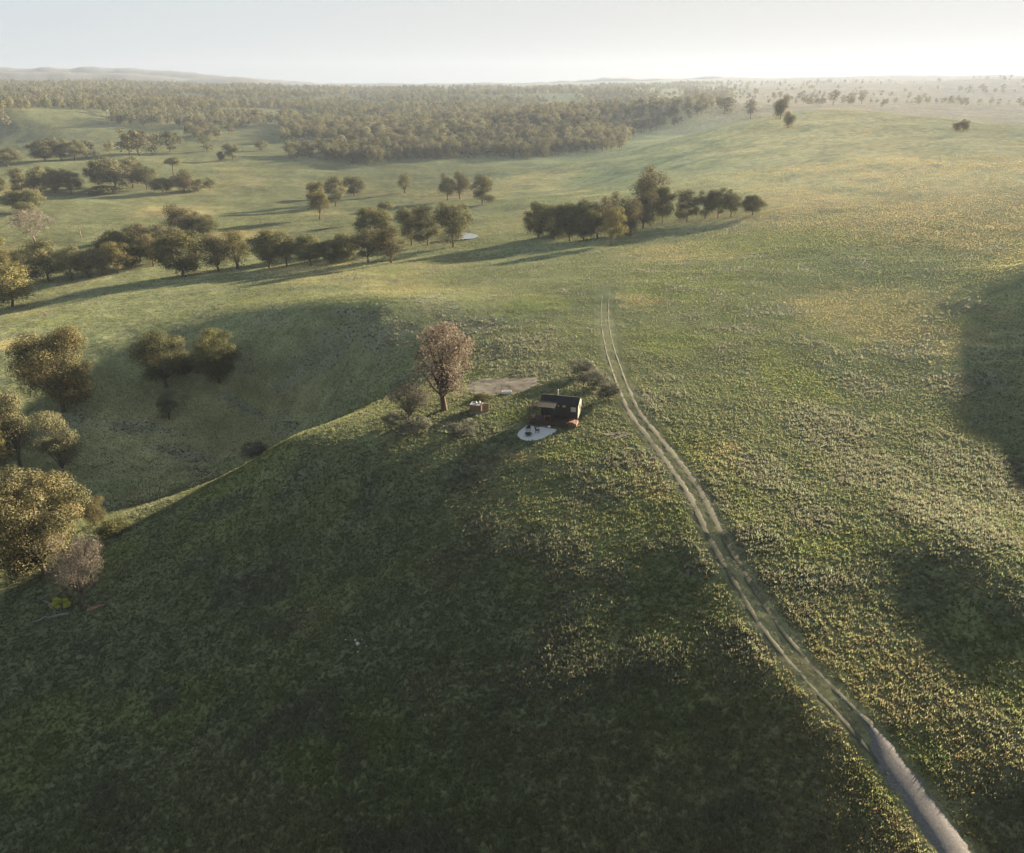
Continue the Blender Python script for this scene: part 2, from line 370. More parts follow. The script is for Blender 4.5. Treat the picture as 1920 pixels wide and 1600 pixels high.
def draped_ribbon(name, s0, s1, off, half, lift, mat, rough=0.12, seed=1, parent=None):
    k = np.where((_seg >= s0) & (_seg <= s1))[0]; T = TRACK[k]; S = _seg[k]
    d = np.gradient(T, axis=0); d /= np.linalg.norm(d, axis=1)[:, None] + 1e-9; nrm = np.stack([-d[:, 1], d[:, 0]], 1)
    ncol = 7; vs = []
    hw = half(S) if callable(half) else np.full(len(S), half); of = off(S) if callable(off) else np.full(len(S), off)
    for c in range(ncol):
        u = c / (ncol - 1) * 2 - 1
        e = hw * u + of + (rough * (noise2(S / 1.1, S * 0 + c * 0.5, seed) + 0.6 * noise2(S / 0.45, S * 0 + u * 9, seed + 5)) if abs(u) == 1 else 0)
        p = T + nrm * e[:, None]
        g_ = ground(p[:, 0], p[:, 1]); kk = np.ones(17) / 17
        if len(g_) > 20: g_ = np.maximum(np.convolve(np.pad(g_, 8, 'edge'), kk, 'valid'), g_ - lift * 0.7)
        vs.append(np.stack([p[:, 0], p[:, 1], g_ + lift * (1 if abs(u) < .5 else 0.7 if abs(u) < 1 else -0.1)], 1))
    V = np.stack(vs, 1).reshape(-1, 3); n = len(T); idx = np.arange(n * ncol).reshape(n, ncol)
    q = np.stack([idx[:-1, :-1], idx[:-1, 1:], idx[1:, 1:], idx[1:, :-1]], -1).reshape(-1, 4)
    return link(name, mesh_np(name, V, q, mat, smooth=True), parent)
M_RUT = plain('worn_rut', (0.048, 0.051, 0.035), 0.95, 0.28, 2.2)
M_GRAVEL = plain('track_gravel', (0.090, 0.089, 0.093), 0.95, 0.42, 6.5)
rw = lambda S: (0.28 + 0.17 * sstep(22, 45, S) * (1 - sstep(70, 100, S)) - 0.12 * sstep(70, 100, S) - 0.09 * sstep(95, 130, S)) * (1 - 0.85 * sstep(END - 22, END, S)) * (1 + 0.25 * noise2(S / 3.0, S * 0 + 3, 77)) * (0.25 + 0.75 * sstep(GRAVEL_END - 6, GRAVEL_END - 3, S)) + 0.0 * S
roff = lambda S: 0.78 - 0.06 * np.sin(S / 9)
def rutside(sg):
    return lambda S: sg * (0.80 + 0.05 * np.sin(S / 7 + sg))
track_obj = draped_ribbon('track', 0, GRAVEL_END, lambda S: -0.75 * sstep(GRAVEL_END - 5, GRAVEL_END - 0.5, S), lambda S: 1.18 - 0.85 * sstep(GRAVEL_END - 5, GRAVEL_END, S) + 0.12 * noise2(S / 2.5, S * 0, 8), 0.115, M_GRAVEL, 0.22, 4)
tag(track_obj, kind='structure')
for sg in (1, -1):
    tag(draped_ribbon('wheel_rut', GRAVEL_END - (5.5 if sg > 0 else 1.5), END, rutside(sg), rw, 0.032, M_RUT, 0.20, 11 + sg), kind='structure')

def draped_patch(name, outline_px, mat, lift=0.05, rough=0.0, seed=3, rings=9):
    P = np.array([hit(*p)[:2] for p in outline_px]); P = catmull([tuple(p) for p in P] + [tuple(P[0])], 0.35)[:-1]
    c = P.mean(0); vs = [np.array([[c[0], c[1]]])]
    ang = np.arange(len(P))
    for r in range(1, rings + 1):
        s = r / rings; q = c + (P - c) * s
        if r == rings and rough: q = q + (P - c) / (np.linalg.norm(P - c, axis=1)[:, None] + 1e-6) * (rough * fbm(P[:, 0] / 1.2, P[:, 1] / 1.2, seed, 3))[:, None]
        vs.append(q)
    V = np.concatenate(vs); n = len(P); z = ground(V[:, 0], V[:, 1]) + lift; z[1 + (rings - 1) * n:] -= lift * 0.6
    V = np.concatenate([V, z[:, None]], 1); fs = []
    for r in range(rings):
        for k in range(n):
            k2 = (k + 1) % n
            if r == 0: fs.append((0, 1 + k, 1 + k2, 1 + k2))
            else: a = 1 + (r - 1) * n; b = 1 + r * n; fs.append((a + k, b + k, b + k2, a + k2))
    me = bpy.data.meshes.new(name); me.from_pydata([tuple(v) for v in V], [], [f[:3] if f[2] == f[3] else f for f in fs]); me.update()
    me.materials.append(mat)
    import bmesh
    bm = bmesh.new(); bm.from_mesh(me); bmesh.ops.recalc_face_normals(bm, faces=bm.faces)
    if sum(f.normal.z for f in bm.faces) < 0: bmesh.ops.reverse_faces(bm, faces=bm.faces)
    bm.to_mesh(me); bm.free()
    for p in me.polygons: p.use_smooth = True
    return link(name, me), P
M_PATIO = plain('patio_gravel', (0.42, 0.42, 0.45), 0.9, 0.14, 4)
M_DIRT = plain('bare_earth', (0.045, 0.043, 0.038), 0.95, 0.2, 0.8)
gravel_o, PATIO = draped_patch('gravel_pad', [(970,817),(972,811),(980,804),(986,799),(993,798),(1008,801),(1027,803),(1044,806),(1035,814),(1020,821),(1005,826),(990,827),(977,824)], M_PATIO, 0.08)
tag(gravel_o, kind='structure')
dirt_o, DIRT = draped_patch('bare_earth', [(878,718),(900,711),(930,710),(965,709),(1000,708),(1014,715),(1003,724),(985,733),(960,738),(930,739),(900,741),(880,732)], M_DIRT, 0.05, 1.5, 5)
tag(dirt_o, kind='structure')
d2_o, D2 = draped_patch('worn_earth', [(1120,814),(1145,810),(1170,812),(1188,816),(1170,822),(1140,820)], M_DIRT, 0.04, 0.7, 6, 5)
tag(d2_o, kind='structure')
def in_world_poly(x, y, P): return in_poly(x, y, [tuple(p) for p in P])

# ------------------------------------------------------------------ grass and weeds (nobody could count them)
def tussocks(name, n, d0, d1, seed, keep, size, nb, mat, width=0.16, tilt=(0.15, 0.9), tones=(0.72, 1.28)):
    rng = np.random.default_rng(seed)
    d = np.exp(rng.uniform(math.log(d0), math.log(d1), n)); lim = 35.5 + 13 * (1 - sstep(38, 130, d)); a = np.radians(rng.uniform(-1, 1, n) * lim)
    x = np.sin(a) * d; y = np.cos(a) * d; qx, qy = project(x, y, ground(x, y)); s_ = (qx > -120) & (qx < 2040) & (qy < 1720); x, y, d = x[s_], y[s_], d[s_]
    k = keep(x, y, d, rng); x, y, d = x[k], y[k], d[k]; n = len(x)
    c, weed, lush, dry = flora(x, y)
    td, ta = track_dist(x, y)
    gr = (ta < GRAVEL_END) & (td < 1.35); rut = (ta >= GRAVEL_END - 3) & (np.abs(td - 0.80) < 0.45)
    cut = gr | (rut & (rng.random(n) < 0.78)) | in_world_poly(x, y, PATIO) | (in_world_poly(x, y, DIRT) & (rng.random(n) < 0.9))
    cut |= keep_out(x, y)
    m = ~cut; x, y, d, c, weed, td = x[m], y[m], d[m], c[m], weed[m], td[m]; n = len(x)
    s = size(d, weed, rng, n) * (0.32 + 0.68 * sstep(0.9, 2.8, td))
    z = ground(x, y)
    tone = rng.uniform(*tones, n)[:, None] * (1 + rng.normal(0, 0.07, (n, 3)))
    c = c * tone
    base = np.repeat(np.stack([x, y, z], 1), nb, 0); S = np.repeat(s, nb); C = np.repeat(c, nb, 0); m_ = n * nb
    ph = rng.uniform(0, 2 * np.pi, m_); tl = rng.uniform(*tilt, m_)
    L = S * rng.uniform(0.6, 1.15, m_)
    dirv = np.stack([np.cos(ph) * np.sin(tl), np.sin(ph) * np.sin(tl), np.cos(tl)], 1)
    ps = ph + np.pi / 2 + rng.normal(0, 0.5, m_); side = np.stack([np.cos(ps), np.sin(ps), np.zeros(m_)], 1)
    o = base + (rng.normal(0, 0.22, (m_, 3)) * S[:, None]) * np.array((1, 1, 0)); o[:, 2] -= 0.03
    wd = (S * width * rng.uniform(0.7, 1.3, m_))[:, None]
    v0 = o - side * wd; v1 = o + side * wd; v2 = o + dirv * L[:, None] + side * wd * 0.25
    V = np.stack([v0, v1, v2], 1).reshape(-1, 3)
    CC = np.stack([C * 0.86, C * 0.86, C * 1.12], 1).reshape(-1, 3)
    F = np.arange(m_ * 3).reshape(-1, 3)
    return tag(link(name, mesh_np(name, V, F, mat, CC)), kind='stuff')
_cab = hit(1044, 786); _tub = hit(898, 771)
def keep_out(x, y):
    return (np.hypot(x - _cab.x, y - _cab.y) < 3.0) | (np.hypot(x - _tub.x, y - _tub.y) < 1.5)
def density_keep(x, y, d, rng):
    w_ = 0.62 + 0.38 * sstep(-0.35, 0.35, fbm(x / 2.2, y / 2.2, 91, 3)); return rng.random(len(x)) < w_
tussocks('grass', 330000, 37, 190, 1, lambda x, y, d, r: density_keep(x, y, d, r) & (r.random(len(x)) > sstep(80, 190, d)), lambda d, w_, r, n: (0.335 - 0.0006 * d) * r.uniform(0.5, 1.45, n) * (1 + 0.3 * w_), 6, M_GRASS, 0.18, tones=(0.72, 1.28))
tussocks('meadow_grass', 430000, 75, 520, 2, lambda x, y, d, r: density_keep(x, y, d, r) & (r.random(len(x)) < sstep(60, 160, d)), lambda d, w_, r, n: (0.14 + 0.00045 * d) * r.uniform(0.55, 1.3, n), 5, M_GRASS, 0.28, tones=(0.78, 1.22))
def weed_keep(x, y, d, rng):
    c, weed, l, dr = flora(x, y); return rng.random(len(x)) < np.clip(weed * 1.2 - 0.35, 0, 1) * (1 - 0.5 * sstep(150, 400, d))
tussocks('weeds', 170000, 40, 420, 3, weed_keep, lambda d, w_, r, n: (0.32 + 0.0008 * d) * r.uniform(0.5, 1.35, n), 8, M_GRASS, 0.14, (0.1, 1.1))
# ------------------------------------------------------------------ trees
def tube_arrays(pts, radii, sides=6):
    pts = np.asarray(pts, float); n = len(pts); V = []; 
    for i in range(n):
        d = pts[min(i + 1, n - 1)] - pts[max(i - 1, 0)]; d /= np.linalg.norm(d) + 1e-9
        a = np.cross(d, (0.3, 0.9, 0.2)); a /= np.linalg.norm(a) + 1e-9; b = np.cross(d, a)
        t = np.arange(sides) * 2 * np.pi / sides
        V.append(pts[i] + radii[i] * (np.cos(t)[:, None] * a + np.sin(t)[:, None] * b))
    V = np.concatenate(V); F = []
    for i in range(n - 1):
        for k in range(sides):
            k2 = (k + 1) % sides; F.append((i * sides + k, i * sides + k2, (i + 1) * sides + k2, (i + 1) * sides + k))
    return V, np.array(F)
class Bag:
    def __init__(s): s.v = []; s.f = []; s.c = []; s.n = 0
    def add(s, V, F, C):
        s.v.append(V); s.f.append(np.asarray(F) + s.n); s.n += len(V)
        C = np.asarray(C, float); s.c.append(np.broadcast_to(C, (len(V), 3)) if C.ndim == 1 else C)
    def arrays(s): return np.concatenate(s.v), np.concatenate(s.f), np.concatenate(s.c)
def leaf_cloud(rng, centers, radii, n, size, cols, flat=0.75, thin=0.55, droop=0.0, shell=2.2):
    w_ = radii ** 2; k = rng.choice(len(centers), n, p=w_ / w_.sum())
    d = rng.normal(0, 1, (n, 3)); d /= np.linalg.norm(d, axis=1)[:, None]
    d[:, 2] = np.where((d[:, 2] < -0.35) & (rng.random(n) < 0.6), -d[:, 2], d[:, 2])
    r = rng.random(n) ** (1 / shell)
    p = centers[k] + d * (r * radii[k])[:, None] * np.array((1, 1, flat))
    # leaf spray: rhombus, random facing, leaning outward
    nrm = d + rng.normal(0, 0.42, (n, 3)); nrm /= np.linalg.norm(nrm, axis=1)[:, None]
    ax = np.cross(nrm, rng.normal(0, 1, (n, 3))); ax[:, 2] -= droop * np.abs(rng.normal(1, .3, n)); ax /= np.linalg.norm(ax, axis=1)[:, None] + 1e-9
    bx = np.cross(nrm, ax); bx /= np.linalg.norm(bx, axis=1)[:, None] + 1e-9
    L = (size * rng.uniform(0.55, 1.45, n))[:, None]; Wd = L * thin
    V = np.stack([p - ax * L * .5, p + bx * Wd * .5, p + ax * L * .5, p - bx * Wd * .5], 1).reshape(-1, 3)
    cc = np.array(cols); tone = rng.uniform(0, 1, len(centers))[k] * 0.75 + rng.uniform(0, 0.5, n) - 0.12
    tone = np.clip(tone, 0, 1)[:, None]; C = cc[0] * (1 - tone) + cc[1] * tone
    C = C * rng.uniform(0.78, 1.22, n)[:, None]
    return V, np.arange(n * 4).reshape(-1, 4), np.repeat(C, 4, 0)
OLIVE = ((0.066, 0.074, 0.040), (0.122, 0.118, 0.062)); DARK = ((0.060, 0.069, 0.034), (0.118, 0.115, 0.056))
GOLD = ((0.060, 0.062, 0.034), (0.110, 0.096, 0.050)); PALE = ((0.085, 0.088, 0.052), (0.135, 0.130, 0.078))
YELL = ((0.085, 0.083, 0.036), (0.130, 0.120, 0.052)); RUST = ((0.155, 0.128, 0.104), (0.230, 0.192, 0.156))
GREY = ((0.100, 0.090, 0.076), (0.150, 0.135, 0.115)); GREYB = ((0.084, 0.089, 0.070), (0.130, 0.134, 0.108)); LIME = ((0.30, 0.34, 0.06), (0.42, 0.42, 0.09)); BUSH = ((0.050, 0.056, 0.026), (0.10, 0.098, 0.05))
# kind: crown width/height, crown base, clumps, clump radius, leaf count, leaf size, colours, flat, thin, droop, shape
KINDS = {
 'round':   dict(wh=.95, cb=0.03, nc=38, cr=.145, n=41140, ls=0.0161, cols=DARK, flat=.85, shape='ball'),
 'gold':    dict(wh=.92, cb=0.05, nc=44, cr=.135, n=44880, ls=0.0152, cols=GOLD, flat=.85, shape='ball'),
 'gum':     dict(wh=.85, cb=0.05, nc=18, cr=.17, n=26180, ls=0.0161, cols=OLIVE, flat=.95, shape='open'),
 'gum2':    dict(wh=.80, cb=0.06, nc=14, cr=.18, n=22440, ls=0.0161, cols=GOLD, flat=.95, shape='open'),
 'pale':    dict(wh=.70, cb=0.05, nc=16, cr=.15, n=18700, ls=0.0170, cols=PALE, flat=.8, shape='open'),
 'yellow':  dict(wh=.75, cb=0.05, nc=18, cr=.15, n=22440, ls=0.0161, cols=YELL, flat=.8, shape='open'),
 'feather': dict(wh=.55, cb=0.06, nc=18, cr=.13, n=13464, ls=0.0189, cols=YELL, flat=1.1, shape='column', thin=.3),
 'rust':    dict(wh=.58, cb=0.17, nc=34, cr=.100, n=7500, ls=0.0230, cols=RUST, flat=1.25, shape='column', droop=.8, thin=.4),
 'bare':    dict(wh=1.0, cb=.22, nc=26, cr=.16, n=5720, ls=0.0480, cols=GREY, flat=.8, shape='open', thin=.10),
 'bush':    dict(wh=1.25, cb=.02, nc=12, cr=.30, n=5720, ls=0.0544, cols=BUSH, flat=.8, shape='ball'),
 'limebush':dict(wh=1.5, cb=.02, nc=7, cr=.30, n=4114, ls=0.0568, cols=LIME, flat=.7, shape='ball'),
 'greybush':dict(wh=1.35, cb=.02, nc=12, cr=.28, n=3000, ls=0.0900, cols=GREYB, flat=.8, shape='ball', thin=.22),
 'umbrella':dict(wh=.85, cb=.52, nc=10, cr=.20, n=13090, ls=0.0189, cols=DARK, flat=.5, shape='open'),
}
def tree_arrays(kind, seed, lod=0, H=12.0):
    """trunk and crown arrays of a tree of height H standing at the origin"""
    K = KINDS[kind]; rng = np.random.default_rng(seed * 101 + 7)
    nc = K['nc'] if lod == 0 else max(5, int(K['nc'] * (1 if lod == 1 else .5)))
    n = K['n'] if lod == 0 else int(K['n'] * (.45 if lod == 1 else .045 if lod == 2 else .018)); n = max(n, 70)
    ls = K['ls'] * (1 if lod == 0 else 1.6 if lod == 1 else 3.6 if lod == 2 else 5.2) * H
    cr = K['cr'] * H * (1 if lod == 0 else 1.08 if lod == 1 else 1.25); Wd = K['wh'] * H; cb = K['cb'] * H
    C = []; tries = 0
    rx = max(Wd / 2 - cr * .85, .05 * H); zc0, zc1 = cb + cr * .55, H - cr * .75 * K['flat']
    while len(C) < nc and tries < 4000:
        tries += 1
        q = rng.uniform(-1, 1, 3)
        rr = math.hypot(q[0], q[1])
        if K['shape'] == 'ball':
            if rr * rr + q[2] ** 2 > 1 or rr * rr + q[2] ** 2 < .25: continue
        elif K['shape'] == 'column':
            if rr > (1 - .55 * max(0, q[2]) ** 2) * (.55 + .45 * min(1, (q[2] + 1) * 1.2)): continue
        else:
            lim = .55 + .45 * math.sin((q[2] + 1) * .5 * math.pi)
            if rr > lim or (rr < .25 and q[2] < -.2): continue
        c = np.array((q[0] * rx, q[1] * rx, zc0 + (q[2] + 1) / 2 * (zc1 - zc0)))
        if C and min(np.linalg.norm(c - o) for o in C) < cr * (.75 if tries < 2000 else .4): continue
        C.append(c)
    C = np.array(C); C[:, :2] -= (C[:, :2].max(0) + C[:, :2].min(0)) / 2 * .9; rad = cr * rng.uniform(.65, 1.25, len(C))
    if K['shape'] == 'open': rad *= rng.choice([.75, 1.0, 1.2], len(C))
    wob = rng.normal(0, .015 * H, 2)
    crown = Bag(); crown.add(*leaf_cloud(rng, C, rad, n, ls, K['cols'], K['flat'], K.get('thin', .55), K.get('droop', 0)))
    tr = Bag(); bark = (0.075, 0.06, 0.048) if kind not in ('bare', 'greybush') else (0.10, 0.085, 0.075)
    top = np.array((wob[0], wob[1], max(cb * 1.1, .16 * H))); r0 = .023 * H if K['cb'] > .05 else .018 * H
    sides = 7 if lod == 0 else 5 if lod == 1 else 3
    tr.add(*tube_arrays([(0, 0, -.35), (0, 0, .02 * H), top * .5 + np.array((.3 * wob[1], 0, 0)), top], [r0 * 1.5, r0 * 1.15, r0, r0 * .8], sides), bark)
    order = np.argsort(C[:, 2]); m = len(C) if lod == 0 else (8 if lod == 1 else 3)
    for j in (order if m >= len(C) else rng.choice(len(C), min(m, len(C)), replace=False)):
        c = C[j]; base = top * rng.uniform(.75, 1.0); mid = base * .5 + c * .5; mid[2] += .04 * H * rng.normal(); mid[:2] *= .85
        tr.add(*tube_arrays([base, mid, c], [r0 * .5, r0 * .3, r0 * .1], max(3, sides - 2)), bark)
    if K['cols'] is GREY and lod < 2 and kind == 'bare':
        for c, rr in zip(C, rad):
            for _ in range(5 if lod == 0 else 2):
                d = rng.normal(0, 1, 3); d[2] = abs(d[2]); e = c + d / np.linalg.norm(d) * rr
                tr.add(*tube_arrays([c * .8 + top * .2, e], [r0 * .16, r0 * .05], 3), bark)
    return tr.arrays(), crown.arrays()
_mesh_cache = {}
PROTO_H = 12.0
def tree_meshes(kind, var, lod):
    k = (kind, var, lod)
    if k not in _mesh_cache:
        t, c = tree_arrays(kind, var * 13 + len(kind) * 5 + 1, lod, PROTO_H)
        if lod < 2:
            _mesh_cache[k] = (mesh_np('trunk', t[0], t[1], M_LEAFBARK, t[2], smooth=True), mesh_np('crown', c[0], c[1], M_LEAF, c[2]))
        else:
            n = len(t[0]); V = np.concatenate([t[0], c[0]]); F = np.concatenate([t[1], c[1] + n]); CC = np.concatenate([t[2], c[2]])
            _mesh_cache[k] = mesh_np('gum_tree', V, F, M_LEAF, CC)
        e = c[0][:, :2]; _mesh_cache[k + ('w',)] = float(np.percentile(np.abs(e), 98.6)) * 2; _mesh_cache[k + ('h',)] = float(np.percentile(c[0][:, 2], 99.6))
    return _mesh_cache[k]
M_LEAFBARK = leaf_mat('bark_tint', 0.0, 0.12)
_trng = random.Random(5)
TREES_XY = []
def plant(px, base, top, width, kind, label, name='gum_tree', cat='tree', group=None, var=None, dist=None):
    if dist is None: p = hit(px, base)
    else:
        d = ray(px, base); t = dist / math.hypot(d[0], d[1]); p = Vector((d[0] * t, d[1] * t, 0)); p.z = float(ground(p.x, p.y))
    D = depth_of(p); dep = math.atan2(CAM_Z - p.z, math.hypot(p.x, p.y))
    Wm = width / F0 * D
    Hm = max(1.05 * (base - top) / F0 * D - 0.2 * Wm * math.sin(dep), 0.3 * (base - top) / F0 * D) / math.cos(dep)
    dd = math.hypot(p.x, p.y); lod = 0 if dd < 230 else 1 if dd < 900 else 2
    v = var if var is not None else _trng.randrange(3)
    ms = tree_meshes(kind, v, lod); k = (kind, v, lod)
    sz = Hm / _mesh_cache[k + ('h',)]; sx = Wm / _mesh_cache[k + ('w',)]
    if lod == 2:
        o = link(name, ms); root = o
    else:
        root = empty(name)
        for nm, me in zip(('trunk', 'crown'), ms): link(nm, me, root)
    root.location = (p.x, p.y, p.z - 0.05); root.rotation_euler = (0, 0, _trng.uniform(0, 6.28)); root.scale = (sx, sx, sz)
    tag(root, label, cat, group); TREES_XY.append((p.x, p.y)); return root
G1, G2, G3, G4, G5, G6 = 'trees in the gully on the left', 'trees along the creek line', 'trees of the copse right of the pond', 'scattered trees on the valley flats', 'trees in the first belt across the left paddock', 'trees in the second belt below the left woodland'
# px, base, top, width, kind, label, group
for a in [
 (120,772,617,132,'gold','largest round tree in the gully, dark crown lit golden brown on top',G1),
 (312,726,618,100,'gum','forked olive gum left of the small round tree, pale split trunk',G1),
 (411,716,622,84,'round','small dense round tree standing alone on the gully edge, lit on its right side',G1),
 (38,874,735,80,'pale','pale grey-green drooping tree below the large golden-topped tree',G1),
 (120,896,770,76,'pale','narrow pale tree with a lit pinkish crown rising behind the big foreground gum',G1),
 (4,892,795,44,'yellow','thin tree cut by the left picture edge beside the pale drooping tree',G1),
 (84,1078,888,178,'gold','big foreground gum with a broad yellow-lit crown over a dark underside',G1),
 (-30,1090,905,130,'gold','shadowed gum half cut off at the left edge beside the big foreground gum',G1),
 (160,1142,1006,92,'bare','leafless pinkish-grey tree on a bare trunk in front of the big gum',G1),
 (178,985,930,50,'gum2','small twisted tree poking out right of the big foreground gum',G1),
 (833,770,611,102,'rust','tall rust-brown tree standing beside the tub near the cabin',None),
 (770,800,708,74,'bare','grey leafless tree just left of the rust-brown tree',None),
]: plant(*a[:6], name='dead_tree' if a[4] == 'bare' else 'gum_tree', group=a[6], var=0 if a[4] in ('rust',) else None)
for a in [
 (318,786,734,40,'pale','small sunlit bush below the forked gum in the gully','shrub'),  # pale leaf colour put in to make this shaded bush look sunlit
 (56,1078,1028,70,'bush','low yellow-green bush under the big foreground gum','shrub'),
 (112,1142,1122,28,'limebush','bright lime-green bush beside the fallen grey branches','shrub'),
 (128,1140,1126,13,'limebush','tiny lime-green bush right of the brighter lime one','shrub'),
 (215,1000,974,56,'bush','low green bush on the lit grass right of the big gum','shrub'),
 (345,702,678,44,'bush','dry brownish bush between the forked gum and the round tree','shrub'),
 (478,852,830,46,'greybush','low grey dead bush alone in the gully','shrub'),
 (775,812,782,64,'greybush','grey bush at the foot of the leafless tree left of the tub','shrub'),
 (866,818,788,58,'greybush','tangled grey bush on the spur between the rust-brown tree and the cabin','shrub'),
 (738,800,772,44,'greybush','grey bush at the left end of the lit spur edge','shrub'),
 (1090,705,674,50,'greybush','upper grey-mauve thicket beside the wheel track','shrub'),
 (1112,728,694,60,'greybush','middle grey-mauve thicket beside the wheel track behind the cabin','shrub'),
 (1140,750,718,46,'greybush','lower grey-mauve thicket nearest the wheel track','shrub'),
 (905,748,738,34,'bush','low brownish bush behind the tub','shrub'),
]: plant(*a[:6], name='shrub', cat='shrub', group='low shrubs around the spur and gully')
# creek line, from the left edge to the pond
for a in [
 (24,576,492,88,'yellow','broad yellow-lit tree at the left end of the creek line, nearest the viewer'),
 (4,520,450,46,'yellow','yellow crown cut by the left edge above the nearest creek tree'),
 (92,528,455,76,'gum','spreading olive tree with an arched trunk near the left end of the creek line'),
 (50,520,470,50,'gum','grey-green tree between the left edge and the arched-trunk tree'),
 (136,526,464,58,'gum','dark-stemmed tree right of the arched-trunk creek tree'),
 (166,521,470,44,'pale','pale grey slender tree among the left creek trees'),
 (192,517,466,42,'pale','second pale tree left of the dark green crown in the creek line'),
 (216,500,436,56,'round','dark green rounded crown standing behind the pale creek trees'),
 (222,512,455,50,'yellow','pinkish-lit tree in front of the dark green rounded crown'),
 (248,504,458,48,'round','short dark tree left of the golden clump in the creek line'),
 (262,494,424,70,'gum2','golden tall clump rising above the creek line left of the biggest dark tree'),
 (288,500,440,52,'gum2','golden-brown tree touching the biggest dark tree on its left'),
 (318,490,424,60,'pale','faded grey crown behind the biggest dark creek tree'),
 (343,518,440,86,'round','biggest dark green tree of the creek line, bushy down to the ground'),
 (410,509,440,60,'gum2','brown-gold tree just right of the biggest dark creek tree'),
 (446,504,436,50,'feather','feathery yellow tree with thin straight stems in the creek line'),
 (505,503,436,72,'round','dark round tree on a short thick trunk, middle of the creek line'),
 (538,500,442,46,'gum2','golden tree tucked against the dark round middle tree'),
 (583,498,444,58,'round','dark squat tree right of the golden middle tree'),
 (620,494,452,38,'round','small dark shrubby tree left of the main dark clump'),
 (652,491,440,50,'round','left tree of the main dark clump near the pond end of the creek'),
 (690,492,430,60,'gum','middle olive tree of the main dark clump near the pond end'),
 (734,493,427,70,'gum2','right tree of the main dark clump, brown-lit on its right side'),
 (702,462,394,66,'round','rounded dark crown rising behind the main dark clump'),
 (722,414,380,32,'umbrella','small flat-topped dark tree behind the creek clump'),
 (772,460,394,52,'gum','bushy grey-green tree left of the big tree by the pond'),
 (802,460,390,58,'gum','brown-grey bushy tree touching the big tree by the pond'),
 (850,464,385,76,'gum','tall spreading dark tree on one trunk right in front of the pond'),
 (336,436,388,56,'gum2','reddish-brown crown standing behind the creek trees'),
 (382,442,406,50,'round','dark crown right beside the reddish-brown one'),
 (360,440,400,50,'gum2','dim brown crown joining the reddish-brown tree and the dark one'),
]: plant(*a, group=G2)
plant(66,460,394,78,'bare','grey leafless tree on the flats above the left creek trees', name='dead_tree')
# copse
for a in [
 (1010,447,384,56,'round','dark tree at the left end of the copse with a clear short trunk'),
 (1040,450,388,50,'round','second dark tree from the left in the copse'),
 (1068,452,386,54,'round','dark tree in the shaded heart of the copse, left of its centre'),
 (1094,452,382,52,'round','dark tree in the shaded heart of the copse, right of its centre'),
 (1120,448,376,56,'gum2','brown-topped tree behind the pale front tree of the copse'),
 (1147,461,393,48,'yellow','pale lit tree standing in front of the copse'),
 (1160,440,368,54,'gum2','tall brown tree in the right half of the copse'),
 (1183,442,382,46,'gum2','light brown bushy tree right of the pale front tree'),
 (1206,430,364,48,'gum2','sunlit tree left of the dark gap in the copse'),
 (1215,402,320,64,'gum2','tallest tree, rising behind the copse with a see-through crown'),
 (1242,419,355,42,'round','dark upright tree right of the tallest one'),
 (1288,416,361,50,'gum','round-headed tree on a straight trunk right of the dark upright tree'),
 (1322,411,360,42,'gum','left tree of the thin-stemmed row at the right of the copse'),
 (1346,409,357,44,'gum','middle tree of the thin-stemmed row at the right of the copse'),
 (1370,407,360,38,'gum','right tree of the thin-stemmed row at the right of the copse'),
 (1411,404,369,42,'round','lone round tree just off the right end of the copse'),
]: plant(*a, group=G3)
for a in [
 (600,412,346,44,'yellow','yellow tree at the front left of the mid-paddock clump'),
 (592,385,345,30,'gum','dark tree behind the yellow one in the mid-paddock clump'),
 (630,388,336,46,'gum','olive tree in the middle of the mid-paddock clump'),
 (664,368,334,38,'round','dark tree at the right of the mid-paddock clump'),
 (759,362,329,26,'feather','thin pale see-through tree between the clump and the lit pair'),
 (839,376,330,32,'gum','left tree of the lit pair on the sunny knoll'),
 (862,374,326,38,'gum2','right tree of the lit pair on the sunny knoll, browner'),
 (904,384,332,48,'gum','tree right of the lit pair, nearest the sunny slope'),
 (48,398,359,72,'round','wide dark tree at the left below the first belt'),
 (0,362,334,26,'round','dark crown cut by the left edge level with the first belt'),
 (1358,214,186,40,'gum2','flat-crowned tree left on the far ridge beside the wood'),
 (1407,223,190,26,'gum2','narrow tree second on the far ridge'),
 (1463,224,186,28,'gum2','taller tree of the pair in the middle of the far ridge'),
 (1477,241,212,24,'gum2','leaning smaller tree below the taller ridge tree'),
 (1792,247,230,18,'gum2','left shrubby tree alone on the hazy right slope'),
 (1806,247,226,17,'gum2','right shrubby tree alone on the hazy right slope'),
]: plant(*a, group=G4)
L5 = ['leftmost slender tree of the first belt','second tree of the first belt, on two dark stems','third tree of the first belt, dark olive','fourth tree of the first belt, above the low scrub','dark blue-green round tree in the middle of the first belt','large pale pinkish tree of the first belt','tall pale tree behind the pinkish one in the first belt','broad grey-green tree right of the pinkish one','high flat crown standing above the right end of the first belt','dark brown bushy tree at the right of the first belt','small dim tree next to last in the first belt','last small tree at the right end of the first belt','low dark tree under the right part of the first belt']
for l, a in zip(L5, [(42,364,320,36,'gum'),(78,366,317,42,'gum'),(104,362,318,36,'round'),(134,364,320,42,'gum'),(187,352,306,40,'round'),(216,358,300,58,'pale'),(250,352,300,46,'pale'),(276,356,310,48,'gum'),(326,330,298,34,'umbrella'),(346,361,322,46,'gum2'),(372,360,338,30,'gum'),(394,357,335,24,'gum'),(306,362,336,44,'round')]): plant(*a, l, group=G5)
plant(192,364,350,60,'bush','low dark scrub at the foot of the first belt', name='shrub', cat='shrub')
